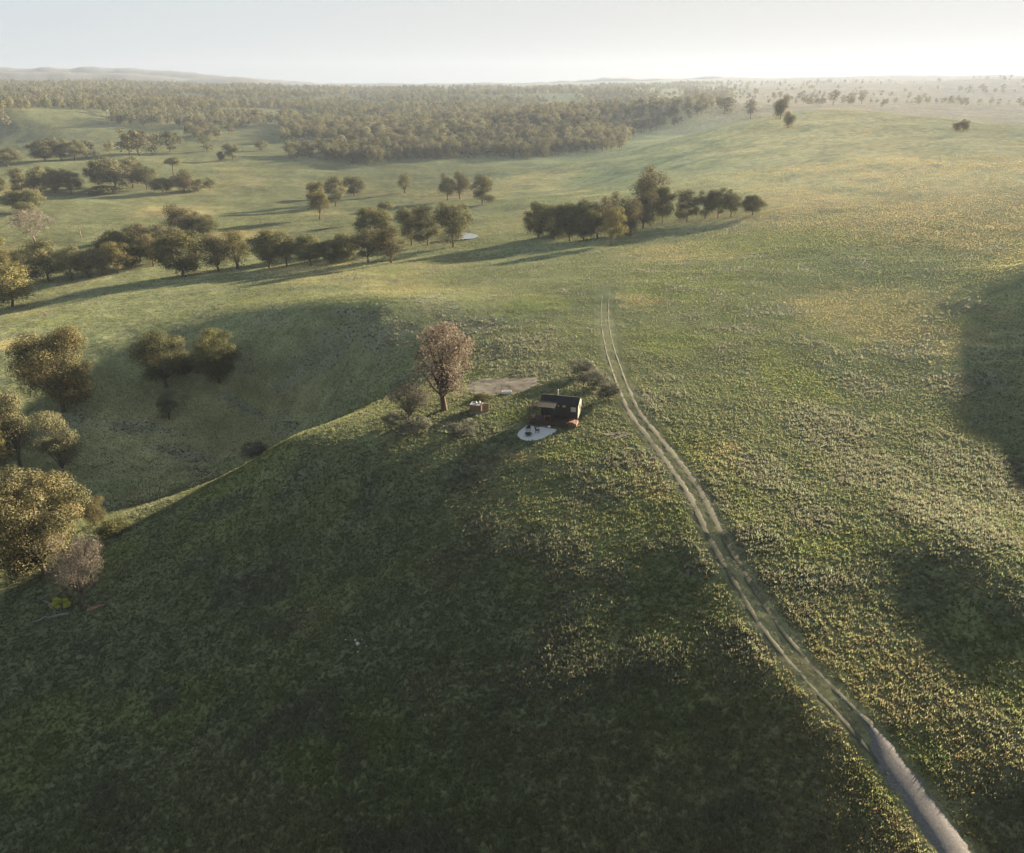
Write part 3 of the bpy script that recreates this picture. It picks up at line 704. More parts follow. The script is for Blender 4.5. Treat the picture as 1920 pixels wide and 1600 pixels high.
L6 = ['clump tree at the left edge of the second belt','dark tree left of the gap in the second belt','second tree left of the gap in the second belt','third tree left of the gap, partly hidden, in the second belt','olive tree right beside the three-tree clump of the second belt','small lone tree in the gap of the second belt','tall sunlit tree in the middle of the second belt','second sunlit tree in the middle of the second belt','third sunlit tree of the second belt, fading right','flat dark tree at the right of the second belt','lone tree standing off the right end of the second belt','tiny dark tree left of the two-stemmed field tree','two-stemmed field tree between the belt and the wood','low round tree just left of the dense wood']
for l, a in zip(L6, [(15,313,280,52,'gum'),(85,302,266,54,'round'),(115,301,262,46,'gum'),(141,301,266,46,'gum'),(162,297,266,38,'gum'),(205,288,266,26,'gum'),(243,292,247,42,'yellow'),(262,292,250,44,'gum2'),(291,289,252,40,'gum'),(320,286,250,42,'round'),(388,283,256,36,'gum'),(415,302,286,14,'round'),(437,300,272,30,'gum'),(490,283,265,26,'round')]): plant(*a, l, group=G6)

# ------------------------------------------------------------------ the woods
def seg_y(poly):
    xs = [p[0] for p in poly]; ys = [p[1] for p in poly]
    return lambda x: np.interp(x, xs, ys)
WOOD_FRONT = seg_y([(-200,262),(0,262),(60,255),(150,262),(200,250),(260,262),(330,258),(400,268),(470,272),(535,288),(545,303),(600,300),(690,312),(760,300),(830,302),(900,296),(1000,300),(1080,290),(1165,284),(1185,258),(1240,244),(1290,232),(1325,219),(1335,205),(1400,203),(1500,204),(1700,206),(2100,206)])
def wood_sites():
    rng = np.random.default_rng(77); n = 60000
    a = np.radians(rng.uniform(-37, 36, n)); d = np.sqrt(rng.uniform(640 ** 2, 4300 ** 2, n))
    d = np.where(rng.random(n) < .62, 640 * np.exp(rng.uniform(0, 1.35, n)), d)
    x = np.sin(a) * d; y = np.cos(a) * d; z = ground(x, y); px, py = project(x, y, z)
    fr = WOOD_FRONT(px); dens = sstep(-1, 4, fr - py)
    gap = fbm(x / 170, y / 170, 401, 3)
    left = 1 - sstep(500, 560, px)
    # open woodland on the left, dense belt in the middle, bare hazy slopes on the right
    openw = np.where(left > .5, sstep(-.10, .40, gap + .013 * (228 - py)), sstep(-.60, .0, gap + .25 - .014 * np.clip(232 - py, 0, 45)))
    right = sstep(1330, 1400, px)
    bare = sstep(.2, .6, fbm(x / 330, y / 75, 402, 3) - .12) * .5
    p = dens * (openw * (1 - right) + bare * right * sstep(205, 195, py) * .9)
    keep = (rng.random(n) < p)
    x, y, z, d, px, py = [q[keep] for q in (x, y, z, d, px, py)]
    o = np.argsort(d); x, y, z, d, px, py = [q[o] for q in (x, y, z, d, px, py)]
    cell = {}; ok = np.zeros(len(x), bool)
    for i in range(len(x)):
        r = 7.5 if d[i] < 1300 else 10.5 if d[i] < 2200 else 15
        c = (int(x[i] // r), int(y[i] // r), r)
        if any((c[0] + i_, c[1] + j_, r) in cell and math.hypot(*(np.array(cell[(c[0] + i_, c[1] + j_, r)]) - (x[i], y[i]))) < r for i_ in (-1, 0, 1) for j_ in (-1, 0, 1)): continue
        cell[c] = (x[i], y[i]); ok[i] = True
    return [q[ok] for q in (x, y, z, d, px, py)]
WX, WY, WZ, WDIST, WPX, WPY = wood_sites()
_vis = (WPX > -30) & (WPX < 1950)
_k = np.where(_vis)[0][:185]
_kinds = ['gum', 'gum', 'gum2', 'gum', 'yellow', 'gum2', 'round', 'pale']
_r2 = random.Random(31)
_front = set(int(q) for q in _k)
for i in _k:
    kd = _r2.choice(_kinds); me = tree_meshes(kd, _r2.randrange(3), 2)
    o = link('gum_tree', me, None, (WX[i], WY[i], WZ[i] - 0.1)); h = _r2.uniform(11, 19) / PROTO_H; ww = h * _r2.uniform(.85, 1.15)
    o.scale = (ww, ww, h); o.rotation_euler = (0, 0, _r2.uniform(0, 6.28))
    if WPX[i] < 530: lab, gp = 'olive-grey gum in the open woodland beyond the left paddocks', 'woodland gums beyond the left paddocks'
    elif WPX[i] < 1335: lab, gp = 'olive-brown gum along the front of the dense wood across the valley', 'gums along the front of the dense wood'
    else: lab, gp = 'hazy gum scattered on the far right-hand slopes', 'gums on the far right slopes'
    tag(o, lab, 'tree', gp)
def forest():
    rng = np.random.default_rng(9); bag = Bag(); protos = {}
    for kd in ('gum', 'gum2', 'yellow', 'round', 'pale'):
        for lod in (2, 3):
            for v in range(2):
                t, c = tree_arrays(kd, v * 29 + 3, lod, PROTO_H)
                protos[(kd, lod, v)] = (np.concatenate([t[0], c[0]]), np.concatenate([t[1], c[1] + len(t[0])]), np.concatenate([t[2], c[2]]))
    ks = ['gum', 'gum', 'gum2', 'gum', 'yellow', 'gum2', 'round', 'pale']
    for i in range(len(WX)):
        if i in _front: continue
        V, F, C = protos[(ks[rng.integers(8)], 2 if WDIST[i] < 1250 else 3, int(rng.integers(2)))]
        h = rng.uniform(8, 19) / PROTO_H; w_ = h * rng.uniform(.9, 1.25); a = rng.uniform(0, 6.28); ca, sa = math.cos(a), math.sin(a)
        P = np.stack([(V[:, 0] * ca - V[:, 1] * sa) * w_ + WX[i], (V[:, 0] * sa + V[:, 1] * ca) * w_ + WY[i], V[:, 2] * h + WZ[i] - .1], 1)
        bag.add(P, F, C * rng.uniform(.68, 1.3))
    V, F, C = bag.arrays()
    tag(link('forest', mesh_np('forest', V, F, M_LEAF, C)), kind='stuff')
    print('forest trees', len(WX), 'faces', len(F))
forest()

# ------------------------------------------------------------------ built things
import bmesh
class MB:
    def __init__(s): s.bm = bmesh.new()
    def box(s, x0, x1, y0, y1, z0, z1, rot=None, piv=None, bevel=0.0):
        r = bmesh.ops.create_cube(s.bm, size=1.0); vs = r['verts']
        for v in vs: v.co = Vector(((x0 + x1) / 2 + v.co.x * (x1 - x0), (y0 + y1) / 2 + v.co.y * (y1 - y0), (z0 + z1) / 2 + v.co.z * (z1 - z0)))
        if bevel:
            es = list({e for v in vs for e in v.link_edges}); q = bmesh.ops.bevel(s.bm, geom=es, offset=bevel, segments=1, affect='EDGES'); vs = list({v for f in q['faces'] for v in f.verts} | {v for v in vs if v.is_valid})
        if rot: bmesh.ops.rotate(s.bm, verts=vs, cent=piv or (0, 0, 0), matrix=rot)
        return s
    def quadprism(s, pts, vec):
        a = [s.bm.verts.new(p) for p in pts]; b = [s.bm.verts.new(Vector(p) + Vector(vec)) for p in pts]; n = len(pts)
        s.bm.faces.new(a); s.bm.faces.new(b[::-1])
        for i in range(n): s.bm.faces.new((a[i], b[i], b[(i + 1) % n], a[(i + 1) % n]))
        return s
    def tube(s, pts, radii, sides=8):
        V, F = tube_arrays(pts, radii, sides); vs = [s.bm.verts.new(v) for v in V]
        for f in F: s.bm.faces.new([vs[i] for i in f])
        n = len(pts); s.bm.faces.new(vs[:sides][::-1]); s.bm.faces.new(vs[(n - 1) * sides:]); return s
    def lathe(s, prof, sides=20, c=(0, 0)):
        rings = [[s.bm.verts.new((c[0] + r * math.cos(2 * math.pi * k / sides), c[1] + r * math.sin(2 * math.pi * k / sides), z)) for k in range(sides)] for r, z in prof]
        for a, b in zip(rings, rings[1:]):
            for k in range(sides): s.bm.faces.new((a[k], a[(k + 1) % sides], b[(k + 1) % sides], b[k]))
        s.bm.faces.new(rings[0][::-1]); s.bm.faces.new(rings[-1]); return s
    def build(s, name, mat, parent=None, smooth=False):
        bmesh.ops.recalc_face_normals(s.bm, faces=s.bm.faces)
        me = bpy.data.meshes.new(name); s.bm.to_mesh(me); s.bm.free(); me.materials.append(mat)
        if smooth:
            for p in me.polygons: p.use_smooth = True
        return link(name, me, parent)
M_BLACK = plain('black_cladding', (0.011, 0.011, 0.013), 0.6, 0.15, 2.0, stretch=(8, 1, 1))
M_ROOF = plain('dark_roof_metal', (0.006, 0.006, 0.007), 0.65, 0.12, 1.5, stretch=(12, 1, 1))
M_GABLE = plain('pale_gable_boards', (0.115, 0.108, 0.088), 0.7, 0.12, 2.0, stretch=(1, 8, 1))
M_TIMBER = plain('dark_stained_timber', (0.030, 0.019, 0.016), 0.7, 0.2, 2.0, stretch=(1, 8, 8))
M_CEDAR = plain('orange_cedar', (0.115, 0.055, 0.034), 0.7, 0.2, 2.0, stretch=(8, 1, 1))
M_AWN = plain('brown_awning_sheet', (0.018, 0.016, 0.015), 0.6, 0.1, 2.0, stretch=(10, 1, 1))
M_GLASS = plain('window_glass', (0.03, 0.035, 0.04), 0.08, 0.02, 1.0, spec=1.0)
M_REFLECT = plain('painted_reflection', (0.30, 0.29, 0.28), 0.8, 0.08, 4.0)  # pale pane colour stands in for reflected sky
M_WHITE = plain('white_paint', (0.55, 0.55, 0.56), 0.6, 0.04, 4.0)
M_STEEL = plain('black_steel', (0.016, 0.016, 0.018), 0.5, 0.1, 5.0, metal=0.4)
M_TUBTOP = plain('blue_grey_cover', (0.11, 0.135, 0.16), 0.5, 0.06, 3.0)
M_SCREEN = plain('screen_boards', (0.22, 0.14, 0.085), 0.8, 0.2, 3.0)
M_TUBWOOD = plain('tub_boards', (0.16, 0.10, 0.066), 0.8, 0.25, 3.0, stretch=(1, 1, 8))
M_TERRA = plain('pink_terracotta', (0.36, 0.24, 0.20), 0.8, 0.08, 5.0)
M_SKIRT = plain('galvanised', (0.45, 0.46, 0.46), 0.5, 0.08, 3.0)

# cabin: local x runs along the ridge, -y is the front
def cabin():
    c = hit(1083, 792); ang = R(-15.0)
    L, Dp = 5.7, 2.75; hw, rise = 2.45, 0.68; fl = 0.42
    ca, sa = math.cos(ang), math.sin(ang)
    # front right corner sits where the photograph shows it
    ox, oy = c.x - (L * ca), c.y - (L * sa)
    zs = [float(ground(ox + u * L * ca - v * sa, oy + u * L * sa + v * ca)) for u in (0, .5, 1) for v in (0, 1.3, 2.7)]
    root = empty('cabin', (ox, oy, max(zs)), ang)
    tag(root, 'small black gabled cabin with a pale right gable wall, standing on the grassy spur', 'cabin')
    top = fl + hw - 0.35
    b = MB(); b.box(0, L - 0.06, 0, 0.09, fl, top); b.box(0, L - 0.06, Dp - 0.09, Dp, fl, top); b.box(0, 0.09, 0.09, Dp - 0.09, fl, top)
    b.box(0, L - .06, 0.09, Dp - .09, fl, fl + .05)
    b.quadprism([(0, 0, top), (0, Dp, top), (0, Dp / 2, top + rise)], (0.09, 0, 0)); b.build('wall', M_BLACK, root)
    g = MB(); g.quadprism([(L - .05, 0, fl - .05), (L - .05, Dp, fl - .05), (L - .05, Dp, top), (L - .05, Dp / 2, top + rise), (L - .05, 0, top)], (0.06, 0, 0))
    go = g.build('gable_wall', M_GABLE, root); go['label'] = 'sunlit pale board gable wall'
    # roof: two sheets with overhang and a ridge cap
    s = math.atan2(rise, Dp / 2); ov = 0.22
    rf = MB()
    for sg in (-1, 1):
        e = Dp / 2 + ov; y1 = Dp / 2 + sg * e; z1 = top + rise - e * math.tan(s)
        rf.quadprism([(-0.15, Dp / 2, top + rise + .02), (-0.15, y1, z1 + .02), (-0.15, y1, z1 + .08), (-0.15, Dp / 2, top + rise + .08)], (L + .22, 0, 0))
    ro = rf.build('roof', M_ROOF, root)
    MB().box(-.16, L + .08, Dp / 2 - .10, Dp / 2 + .10, top + rise + .083, top + rise + .11).build('ridge_cap', M_ROOF, ro)
    rb = MB()
    for k in range(24):
        x = -.1 + k * (L + .1) / 23; e = Dp / 2 + ov
        z1 = top + rise - e * math.tan(s)
        rb.quadprism([(x, Dp / 2 - .11, top + rise + .08 - .11 * math.tan(s)), (x, Dp / 2 - e, z1 + .08), (x, Dp / 2 - e, z1 + .105), (x, Dp / 2 - .11, top + rise + .105 - .11 * math.tan(s))], (.03, 0, 0))
    rb.build('roof_rib', M_ROOF, ro)
    MB().tube([(2.2, Dp / 2 + .5, top + .3), (2.2, Dp / 2 + .5, top + rise + .75)], [.07, .07], 10).lathe([(.12, top + rise + .75), (.12, top + rise + .82), (.03, top + rise + .88)], 10, (2.2, Dp / 2 + .5)).build('flue', M_SKIRT, root)
    # windows on the front and the gable
    def window(x0, x1, z0, z1, pane, shape=None):
        f = MB(); t = .05
        f.box(x0, x1, -.04, .0, z0, z0 + t); f.box(x0, x1, -.04, .0, z1 - t, z1); f.box(x0, x0 + t, -.04, .0, z0 + t, z1 - t); f.box(x1 - t, x1, -.04, .0, z0 + t, z1 - t)
        fo = f.build('window', M_STEEL, root); MB().box(x0 + t, x1 - t, -.025, -.005, z0 + t, z1 - t).build('pane', pane, fo); return fo
    window(4.55, 5.45, 1.35, 2.20, M_REFLECT); window(3.25, 3.85, 1.95, 2.35, M_REFLECT); window(2.55, 2.85, 1.95, 2.35, M_REFLECT)
    gw = MB(); y0, y1, z0, z1 = 1.15, 1.65, 1.55, 2.25
    gw.box(L + .01, L + .05, y0, y1, z0, z0 + .05); gw.box(L + .01, L + .05, y0, y1, z1 - .05, z1); gw.box(L + .01, L + .05, y0, y0 + .05, z0 + .05, z1 - .05); gw.box(L + .01, L + .05, y1 - .05, y1, z0 + .05, z1 - .05)
    gwo = gw.build('window', M_STEEL, root); MB().box(L + .012, L + .03, y0 + .05, y1 - .05, z0 + .05, z1 - .05).build('pane', M_GLASS, gwo)
    # glazed doors under the awning
    dr = MB(); dr.box(.55, 2.35, -.045, 0.0, fl + .03, fl + .09); dr.box(.55, 2.35, -.045, 0, fl + 1.9, fl + 1.96)
    for x in (.55, 1.42, 2.29): dr.box(x, x + .06, -.045, 0, fl + .09, fl + 1.9)
    do = dr.build('door', M_TIMBER, root)
    for x in (.61, 1.48): MB().box(x, x + .81, -.03, -.006, fl + .09, fl + 1.9).build('pane', M_GLASS, do)
    MB().box(1.36, 1.40, -.09, -.045, fl + .9, fl + 1.1).build('handle', M_STEEL, do)
    # deck, posts and awning
    dk = MB(); nb = 14
    for k in range(nb): dk.box(-1.25, 4.5, -2.15 + k * 2.1 / nb, -2.15 + (k + 1) * 2.1 / nb - .012, fl - .10, fl - .04)
    dk.box(-1.25, 4.5, -2.19, -2.155, .0 - .25, fl - .045); dk.box(-1.285, -1.255, -2.15, -.05, -.25, fl - .045); dk.box(4.505, 4.54, -2.15, -.05, -.25, fl - .045)
    dk.build('deck', M_TIMBER, root)
    for (x, y) in ((-1.2, -2.08), (-1.2, -.15), (2.35, -2.08), (-.28, -2.08)):
        hgt = 2.28 if x < 0 else 2.3
        MB().box(x - .05, x + .05, y - .05, y + .05, fl - .04, fl + hgt - .25).build('post', M_TIMBER, root)
    fr = MB(); zb = fl + 2.03
    fr.box(-1.25, 2.40, -2.13, -2.03, zb, zb + .1); fr.box(-1.25, -1.15, -2.03, -.10, zb, zb + .1); fr.box(-.33, -.23, -2.03, -.02, zb, zb + .1); fr.build('beam', M_TIMBER, root)
    aw = MB(); aw.quadprism([(-.2, -.235, zb + .36), (2.55, -.235, zb + .36), (2.55, -2.25, zb + .11), (-.2, -2.25, zb + .11)], (0, 0, .04)); ao = aw.build('awning', M_AWN, root)
    # skirting and trailer wheels below the floor
    sk = MB(); sk.box(.1, L - .08, .06, .10, -.2, fl - .02); sk.box(.1, L - .08, Dp - .1, Dp - .06, -.2, fl - .02); sk.box(L - .1, L - .06, .1, Dp - .1, -.2, fl - .06); sk.build('skirting', M_STEEL, root)
    def local(x, y, z=0): return Vector((ox + x * ca - y * sa, oy + x * sa + y * ca, root.location.z + z))
    # steps on the right of the deck
    st = empty('timber_steps', local(5.0, -1.0), ang); tag(st, 'orange cedar steps beside the right end of the cabin deck', 'steps')
    for k in range(2):
        MB().box(-.42, .72 - k * .32, -.75, .85, .16 + k * .2, .21 + k * .2, bevel=.006).build('tread', M_CEDAR, st)
    for y in (-.8, .86):
        q = MB(); q.quadprism([(-.44, y, -.3), (.78, y, -.3), (.78, y, .20), (.45, y, .22), (.42, y, .42), (-.44, y, .42)], (0, .05, 0)); q.build('stringer', M_CEDAR, st)
    MB().box(.785, .83, -.8, .9, -.3, .22).build('riser', M_CEDAR, st)
    # things on the deck
    pt = empty('planter_pot', local(-.78, -1.45, fl - .04)); tag(pt, 'pale pink pot catching the sun at the left end of the deck', 'pot')
    MB().lathe([(.17, 0), (.24, .3), (.27, .42), (.29, .43), (.29, .48), (.24, .48), (.22, .40)], 16).build('pot', M_TERRA, pt, True)
    MB().lathe([(.215, .39), (.21, .41)], 16).build('soil', M_DIRT, pt)
    tb = empty('deck_table', local(1.3, -1.2, fl - .04), ang + .3); tag(tb, 'low brown table on the deck under the awning', 'table')
    MB().box(-.55, .55, -.3, .3, .42, .47, bevel=.01).build('tabletop', M_TUBWOOD, tb)
    for x in (-.48, .48):
        for y in (-.24, .24): MB().box(x - .03, x + .03, y - .03, y + .03, 0, .42).build('leg', M_TUBWOOD, tb)
cabin()

def chair(px, py, rz, label):
    p = hit(px, py); p.z += .08
    t = empty('camp_chair', p, rz); tag(t, label, 'chair', 'dark chairs on the white gravel pad')
    MB().box(-.28, .28, -.26, .26, .36, .41, bevel=.01).build('seat', M_STEEL, t)
    MB().box(-.28, .28, -.03, .03, .38, .98, Matrix.Rotation(R(-14), 3, 'X'), (0, 0, .4)).build('backrest', M_STEEL, t).location = (0, .25, 0)
    for x in (-.27, .27):
        for y in (-.24, .24): MB().box(x - .025, x + .025, y - .025, y + .025, 0, .36 if y > 0 else .6).build('leg', M_STEEL, t)
        MB().box(x - .035, x + .035, -.28, .30, .602, .64).build('armrest', M_STEEL, t)
chair(990, 808, R(200), 'dark upright chair at the back of the white gravel pad, behind the fire bowl')
chair(1007.5, 812, R(80), 'dark reclined chair in the middle of the white gravel pad')
def fire_bowl():
    p = hit(990.5, 818); p.z += .06
    t = empty('fire_bowl', p); tag(t, 'low black fire bowl near the front edge of the white gravel pad', 'fire bowl')
    MB().lathe([(.12, .14), (.34, .2), (.50, .34), (.53, .40), (.49, .40), (.32, .24), (.1, .19)], 20).build('bowl', M_STEEL, t, True)
    for k in range(3):
        a = k * 2.094; MB().tube([(.3 * math.cos(a), .3 * math.sin(a), .2), (.42 * math.cos(a), .42 * math.sin(a), 0)], [.025, .025], 6).build('leg', M_STEEL, t)
fire_bowl()
def stool():
    p = hit(1029.5, 805.5); p.z += .06
    t = empty('white_stool', p); tag(t, 'small white round stool at the deck edge on the gravel pad', 'stool')
    MB().lathe([(.20, .38), (.23, .40), (.23, .45), (.2, .47)], 16).build('seat', M_WHITE, t)
    for k in range(3):
        a = k * 2.094 + .4; MB().tube([(.12 * math.cos(a), .12 * math.sin(a), .38), (.2 * math.cos(a), .2 * math.sin(a), 0)], [.022, .018], 6).build('leg', M_WHITE, t)
stool()
def tub():
    p = hit(901, 773); ang = R(-14)
    t = empty('bath_platform', p, ang); tag(t, 'timber-sided outdoor tub with a blue-grey top beside the rust-brown tree', 'tub')
    x0, x1, y0, y1, h = -1.75, .02, 0.0, 1.45, 1.05
    n = 12; b = MB(); wd = (x1 - x0) / n
    for k in range(n): b.box(x0 + k * wd, x0 + (k + 1) * wd - .012, y0, y0 + .05, -.5, h); b.box(x0 + k * wd, x0 + (k + 1) * wd - .012, y1 - .05, y1, -.4, h)
    for k in range(9):
        yy = y0 + .055 + k * .148; b.box(x0, x0 + .05, yy, yy + .14, -.5, h); b.box(x1 - .05, x1, yy, yy + .14, -.4, h)
    b.build('side_boards', M_TUBWOOD, t)
    MB().box(x0 + .06, x1 - .06, y0 + .06, y1 - .06, h - .10, h - .04, bevel=.01).build('cover', M_TUBTOP, t)
    q = MB(); q.box(x0 - .03, x1 + .03, y0 - .03, y0 + .08, h + .003, h + .04); q.box(x0 - .03, x1 + .03, y1 - .08, y1 + .03, h + .003, h + .04); q.box(x0 - .03, x0 + .08, y0 + .083, y1 - .083, h + .003, h + .04); q.box(x1 - .08, x1 + .03, y0 + .083, y1 - .083, h + .003, h + .04)
    q.build('rim', M_TUBTOP, t)
    sc = MB(); m = 9
    for k in range(m): sc.box(.06 + k * .125, .06 + k * .125 + .112, .35 + k * .05, .40 + k * .05, -.4, 1.28)
    so_ = sc.build('screen', M_SCREEN, t); so_['label'] = 'sunlit orange timber screen'
    for k, (x, y) in enumerate(((-.95, .95), (-.45, 1.2))):
        bt = empty('white_jug', p + Vector((x * math.cos(ang) - y * math.sin(ang), x * math.sin(ang) + y * math.cos(ang), h - .04)))
        tag(bt, ('left', 'right')[k] + ' of two small white items standing on the blue-grey tub top', 'container', 'white items on the tub')
        MB().lathe([(.11, 0), (.13, .05), (.13, .2), (.07, .27), (.06, .32)], 12).build('body', M_WHITE, bt, True)
        MB().lathe([(.065, .32), (.065, .36)], 10).build('lid', M_WHITE, bt)
tub()
def trough():
    p = hit(950, 738); t = empty('water_trough', p, R(4)); tag(t, 'long white trough lying at the edge of the bare earth patch', 'trough')
    b = MB(); L, Wd, h = .78, .3, .42
    b.box(-L, L, -Wd, -Wd + .05, -.05, h); b.box(-L, L, Wd - .05, Wd, -.05, h); b.box(-L, -L + .05, -Wd + .05, Wd - .05, -.05, h); b.box(L - .05, L, -Wd + .05, Wd - .05, -.05, h); b.box(-L + .05, L - .05, -Wd + .05, Wd - .05, -.05, .02)
    b.build('basin', M_WHITE, t); 
    q = MB(); q.box(-L + .05, L - .05, -Wd + .05, Wd - .05, h - .14, h - .08); q.build('water', M_TUBTOP, t)
trough()

# fallen wood below the leafless tree
M_LOG = plain('grey_dead_wood', (0.16, 0.155, 0.155), 0.9, 0.25, 3.0); M_BLOG = plain('brown_dead_wood', (0.20, 0.125, 0.085), 0.9, 0.25, 3.0)
def log(px0, py0, px1, py1, r, mat, label, seed, branches=3, lift=.0):
    a, b = hit(px0, py0), hit(px1, py1); rng = np.random.default_rng(seed); n = 7
    pts = [np.array(a) + (np.array(b) - np.array(a)) * k / (n - 1) for k in range(n)]
    for q in pts: q[:2] += rng.normal(0, .12, 2); q[2] = float(ground(q[0], q[1])) + r * .75 + lift
    o = np.array(pts[0]); pts = [q - o for q in pts]
    m = MB(); m.tube(pts, [r * (1.15 - .6 * k / (n - 1)) for k in range(n)], 8)
    t = m.build('fallen_log', mat, None, True); t.location = o; tag(t, label, 'log', 'fallen dead wood below the leafless tree')
    for k in range(branches):
        s_ = pts[rng.integers(2, n - 1)]; d = rng.normal(0, 1, 3); d[2] = abs(d[2]) * .6; d /= np.linalg.norm(d); e = s_ + d * rng.uniform(.8, 1.7); mid = (s_ + e) / 2 + rng.normal(0, .1, 3)
        MB().tube([s_, mid, e], [r * .4, r * .28, r * .1], 6).build('branch', mat, t)
log(128, 1150, 62, 1168, .16, M_LOG, 'pale grey fallen trunk with broken branches left of the leafless tree', 3, 5)
log(84, 1128, 118, 1158, .10, M_LOG, 'thin grey fallen branch beside the lime-green bush', 4, 3)
log(166, 1146, 198, 1136, .22, M_BLOG, 'short thick brown log right of the leafless trunk', 5, 1)
log(70, 1133, 92, 1118, .06, M_LOG, 'slim grey branch sticking up at the left of the fallen trunk', 6, 3, .3)
def stump(px, py, h, label):
    p = hit(px, py); t = MB().tube([(0, 0, -.3), (.05, 0, h * .5), (0.02, .05, h)], [.28, .2, .13], 8).build('dead_stump', M_BARK, None, True); t.location = p; tag(t, label, 'stump')
    MB().tube([(0.03, 0, h * .55), (.35, .1, h * .8)], [.08, .04], 6).build('branch', M_BARK, t)
stump(152, 446, 5.2, 'dark upright dead trunk alone on the flats behind the creek trees')
M_ROCK = plain('pale_rock', (0.42, 0.41, 0.40), 0.9, 0.12, 3.0)
def rock(px, py, r, seed, label):
    p = hit(px, py); rng = np.random.default_rng(seed); bm = bmesh.new(); bmesh.ops.create_icosphere(bm, subdivisions=2, radius=r)
    for v in bm.verts: v.co *= rng.uniform(.75, 1.2); v.co.z *= .7
    me = bpy.data.meshes.new('pale_rock'); bm.to_mesh(me); bm.free(); me.materials.append(M_ROCK); o = link('pale_rock', me); o.location = p + Vector((0, 0, r * .2)); tag(o, label, 'rock', 'pale rocks in the dark grass')
for k, (px, py, r, lab) in enumerate([(671, 1208, .24, 'biggest pale rock of the little cluster in the dark foreground grass'), (666, 1201, .15, 'pale rock just up-left of the biggest one in the dark grass'), (679, 1200, .11, 'small pale rock at the upper right of the cluster'), (648, 1200, .11, 'small pale rock at the left of the cluster'), (687, 1212, .11, 'small pale rock at the right of the cluster'), (671, 1223, .13, 'pale rock lowest in the cluster, apart from the biggest'), (797, 1341, .11, 'single pale rock farther down the dark slope'), (760, 1285, .10, 'single pale rock between the cluster and the lower one')]): rock(px, py, r, k + 3, lab)

# pond
def pond():
    m, t, out = new_mat('pond_water'); b = N(t, 'ShaderNodeBsdfPrincipled'); b.inputs['Base Color'].default_value = (0.05, 0.06, 0.06, 1); b.inputs['Roughness'].default_value = 0.06; b.inputs['Specular IOR Level'].default_value = 1.0; b.inputs['Metallic'].default_value = 0.0
    t.links.new(b.outputs[0], out.inputs[0])
    c = hit(864, 447.5); D = depth_of(c); ax = 31 / F0 * D
    far, nr_ = hit(864, 443), hit(864, 452); ay = min(0.5 * math.hypot(far.x - nr_.x, far.y - nr_.y), 16)
    V = [(c.x, c.y, 0)]; n = 48
    for k in range(n):
        a = 2 * math.pi * k / n; r = 1 + .14 * float(noise2(np.array(math.cos(a) * 1.7), np.array(math.sin(a) * 1.7), 5)); V.append((c.x + ax * r * math.cos(a), c.y + ay * r * math.sin(a), 0))
    zz = [float(ground(v[0], v[1])) for v in V]; z = max(zz) + .12
    me = bpy.data.meshes.new('water'); me.from_pydata([(v[0], v[1], z) for v in V], [], [(0, 1 + k, 1 + (k + 1) % n) for k in range(n)]); me.materials.append(m); me.update()
    tag(link('water', me), kind='structure'); print('pond', ax, ay, max(zz) - min(zz))
pond()
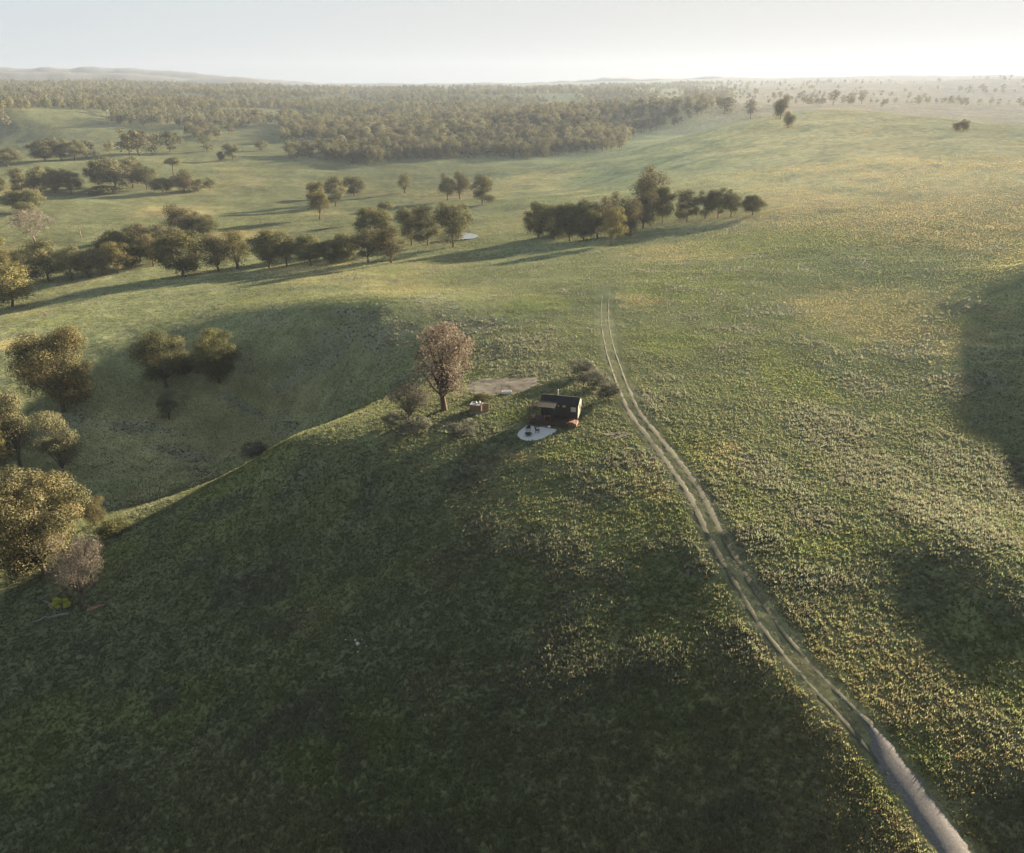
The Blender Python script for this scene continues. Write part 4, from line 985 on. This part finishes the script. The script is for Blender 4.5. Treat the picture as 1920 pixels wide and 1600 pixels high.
# ------------------------------------------------------------------ far hills
M_HILL = plain('far_hills', (0.034, 0.042, 0.038), 1.0, 0.25, 0.004)
def ridge(px_top, dist, thick, seed, zb=-60):
    xs = np.linspace(px_top[0][0], px_top[-1][0], 160)
    ys = np.interp(xs, [p[0] for p in px_top], [p[1] for p in px_top])
    k = np.ones(9) / 9; ys2 = np.convolve(np.pad(ys, 4, 'edge'), k, 'valid')
    ys2 = ys2 + 0.7 * fbm(xs / 26, xs * 0, seed, 4)
    rows = []
    for u in np.linspace(-1, 1, 13):
        prof = math.exp(-(u * 1.9) ** 2)
        r = []
        for X, Y in zip(xs, ys2):
            d = ray(X, Y); h = math.hypot(d[0], d[1]); top = CAM_Z + d[2] / h * dist
            dd = dist + u * thick; r.append((d[0] / h * dd, d[1] / h * dd, zb + (top - zb) * prof))
        rows.append(r)
    V = np.array(rows); nr, na = V.shape[:2]
    V[1:-1, :, 2] += 5 * fbm(V[1:-1, :, 0] / 160, V[1:-1, :, 1] / 160, seed + 3, 3)
    idx = np.arange(nr * na).reshape(nr, na)
    q = np.stack([idx[:-1, :-1], idx[:-1, 1:], idx[1:, 1:], idx[1:, :-1]], -1).reshape(-1, 4)
    return tag(link('hills', mesh_np('hills', V.reshape(-1, 3), q[:, ::-1], M_HILL, smooth=True)), kind='structure')
ridge([(-200,132),(0,133),(60,135),(120,136),(200,139),(225,136),(260,140),(300,143),(350,148),(390,146),(430,143),(470,147),(520,153),(600,157),(700,162)], 4700, 700, 5)
ridge([(-100,126),(20,127),(40,131),(60,127),(100,126),(125,130),(150,126),(175,124),(205,131),(235,126),(262,130),(300,133),(350,136),(400,140),(450,146),(600,156)], 6400, 450, 6)
ridge([(760,160),(820,155),(870,158),(950,158),(1040,152),(1100,150),(1150,144),(1200,147),(1300,146),(1340,141),(1400,146),(1500,148)], 6400, 450, 7)

# ------------------------------------------------------------------ the air
HAZE_D = 0.00014
def haze():
    x0, x1, y0, y1, z0, z1 = -6900, 6900, -6900, 7100, -75, 215
    V = [(x0,y0,z0),(x1,y0,z0),(x1,y1,z0),(x0,y1,z0),(x0,y0,z1),(x1,y0,z1),(x1,y1,z1),(x0,y1,z1)]
    F = [(0,3,2,1),(4,5,6,7),(0,1,5,4),(1,2,6,5),(2,3,7,6),(3,0,4,7)]
    m, t, out = new_mat('haze')
    v = N(t, 'ShaderNodeVolumePrincipled'); v.inputs['Color'].default_value = (0.195, 0.24, 0.325, 1); v.inputs['Density'].default_value = HAZE_D; v.inputs['Anisotropy'].default_value = 0.20
    t.links.new(v.outputs[0], out.inputs['Volume'])
    return tag(link('haze', mesh_np('haze', V, F, m)), kind='stuff')
haze()
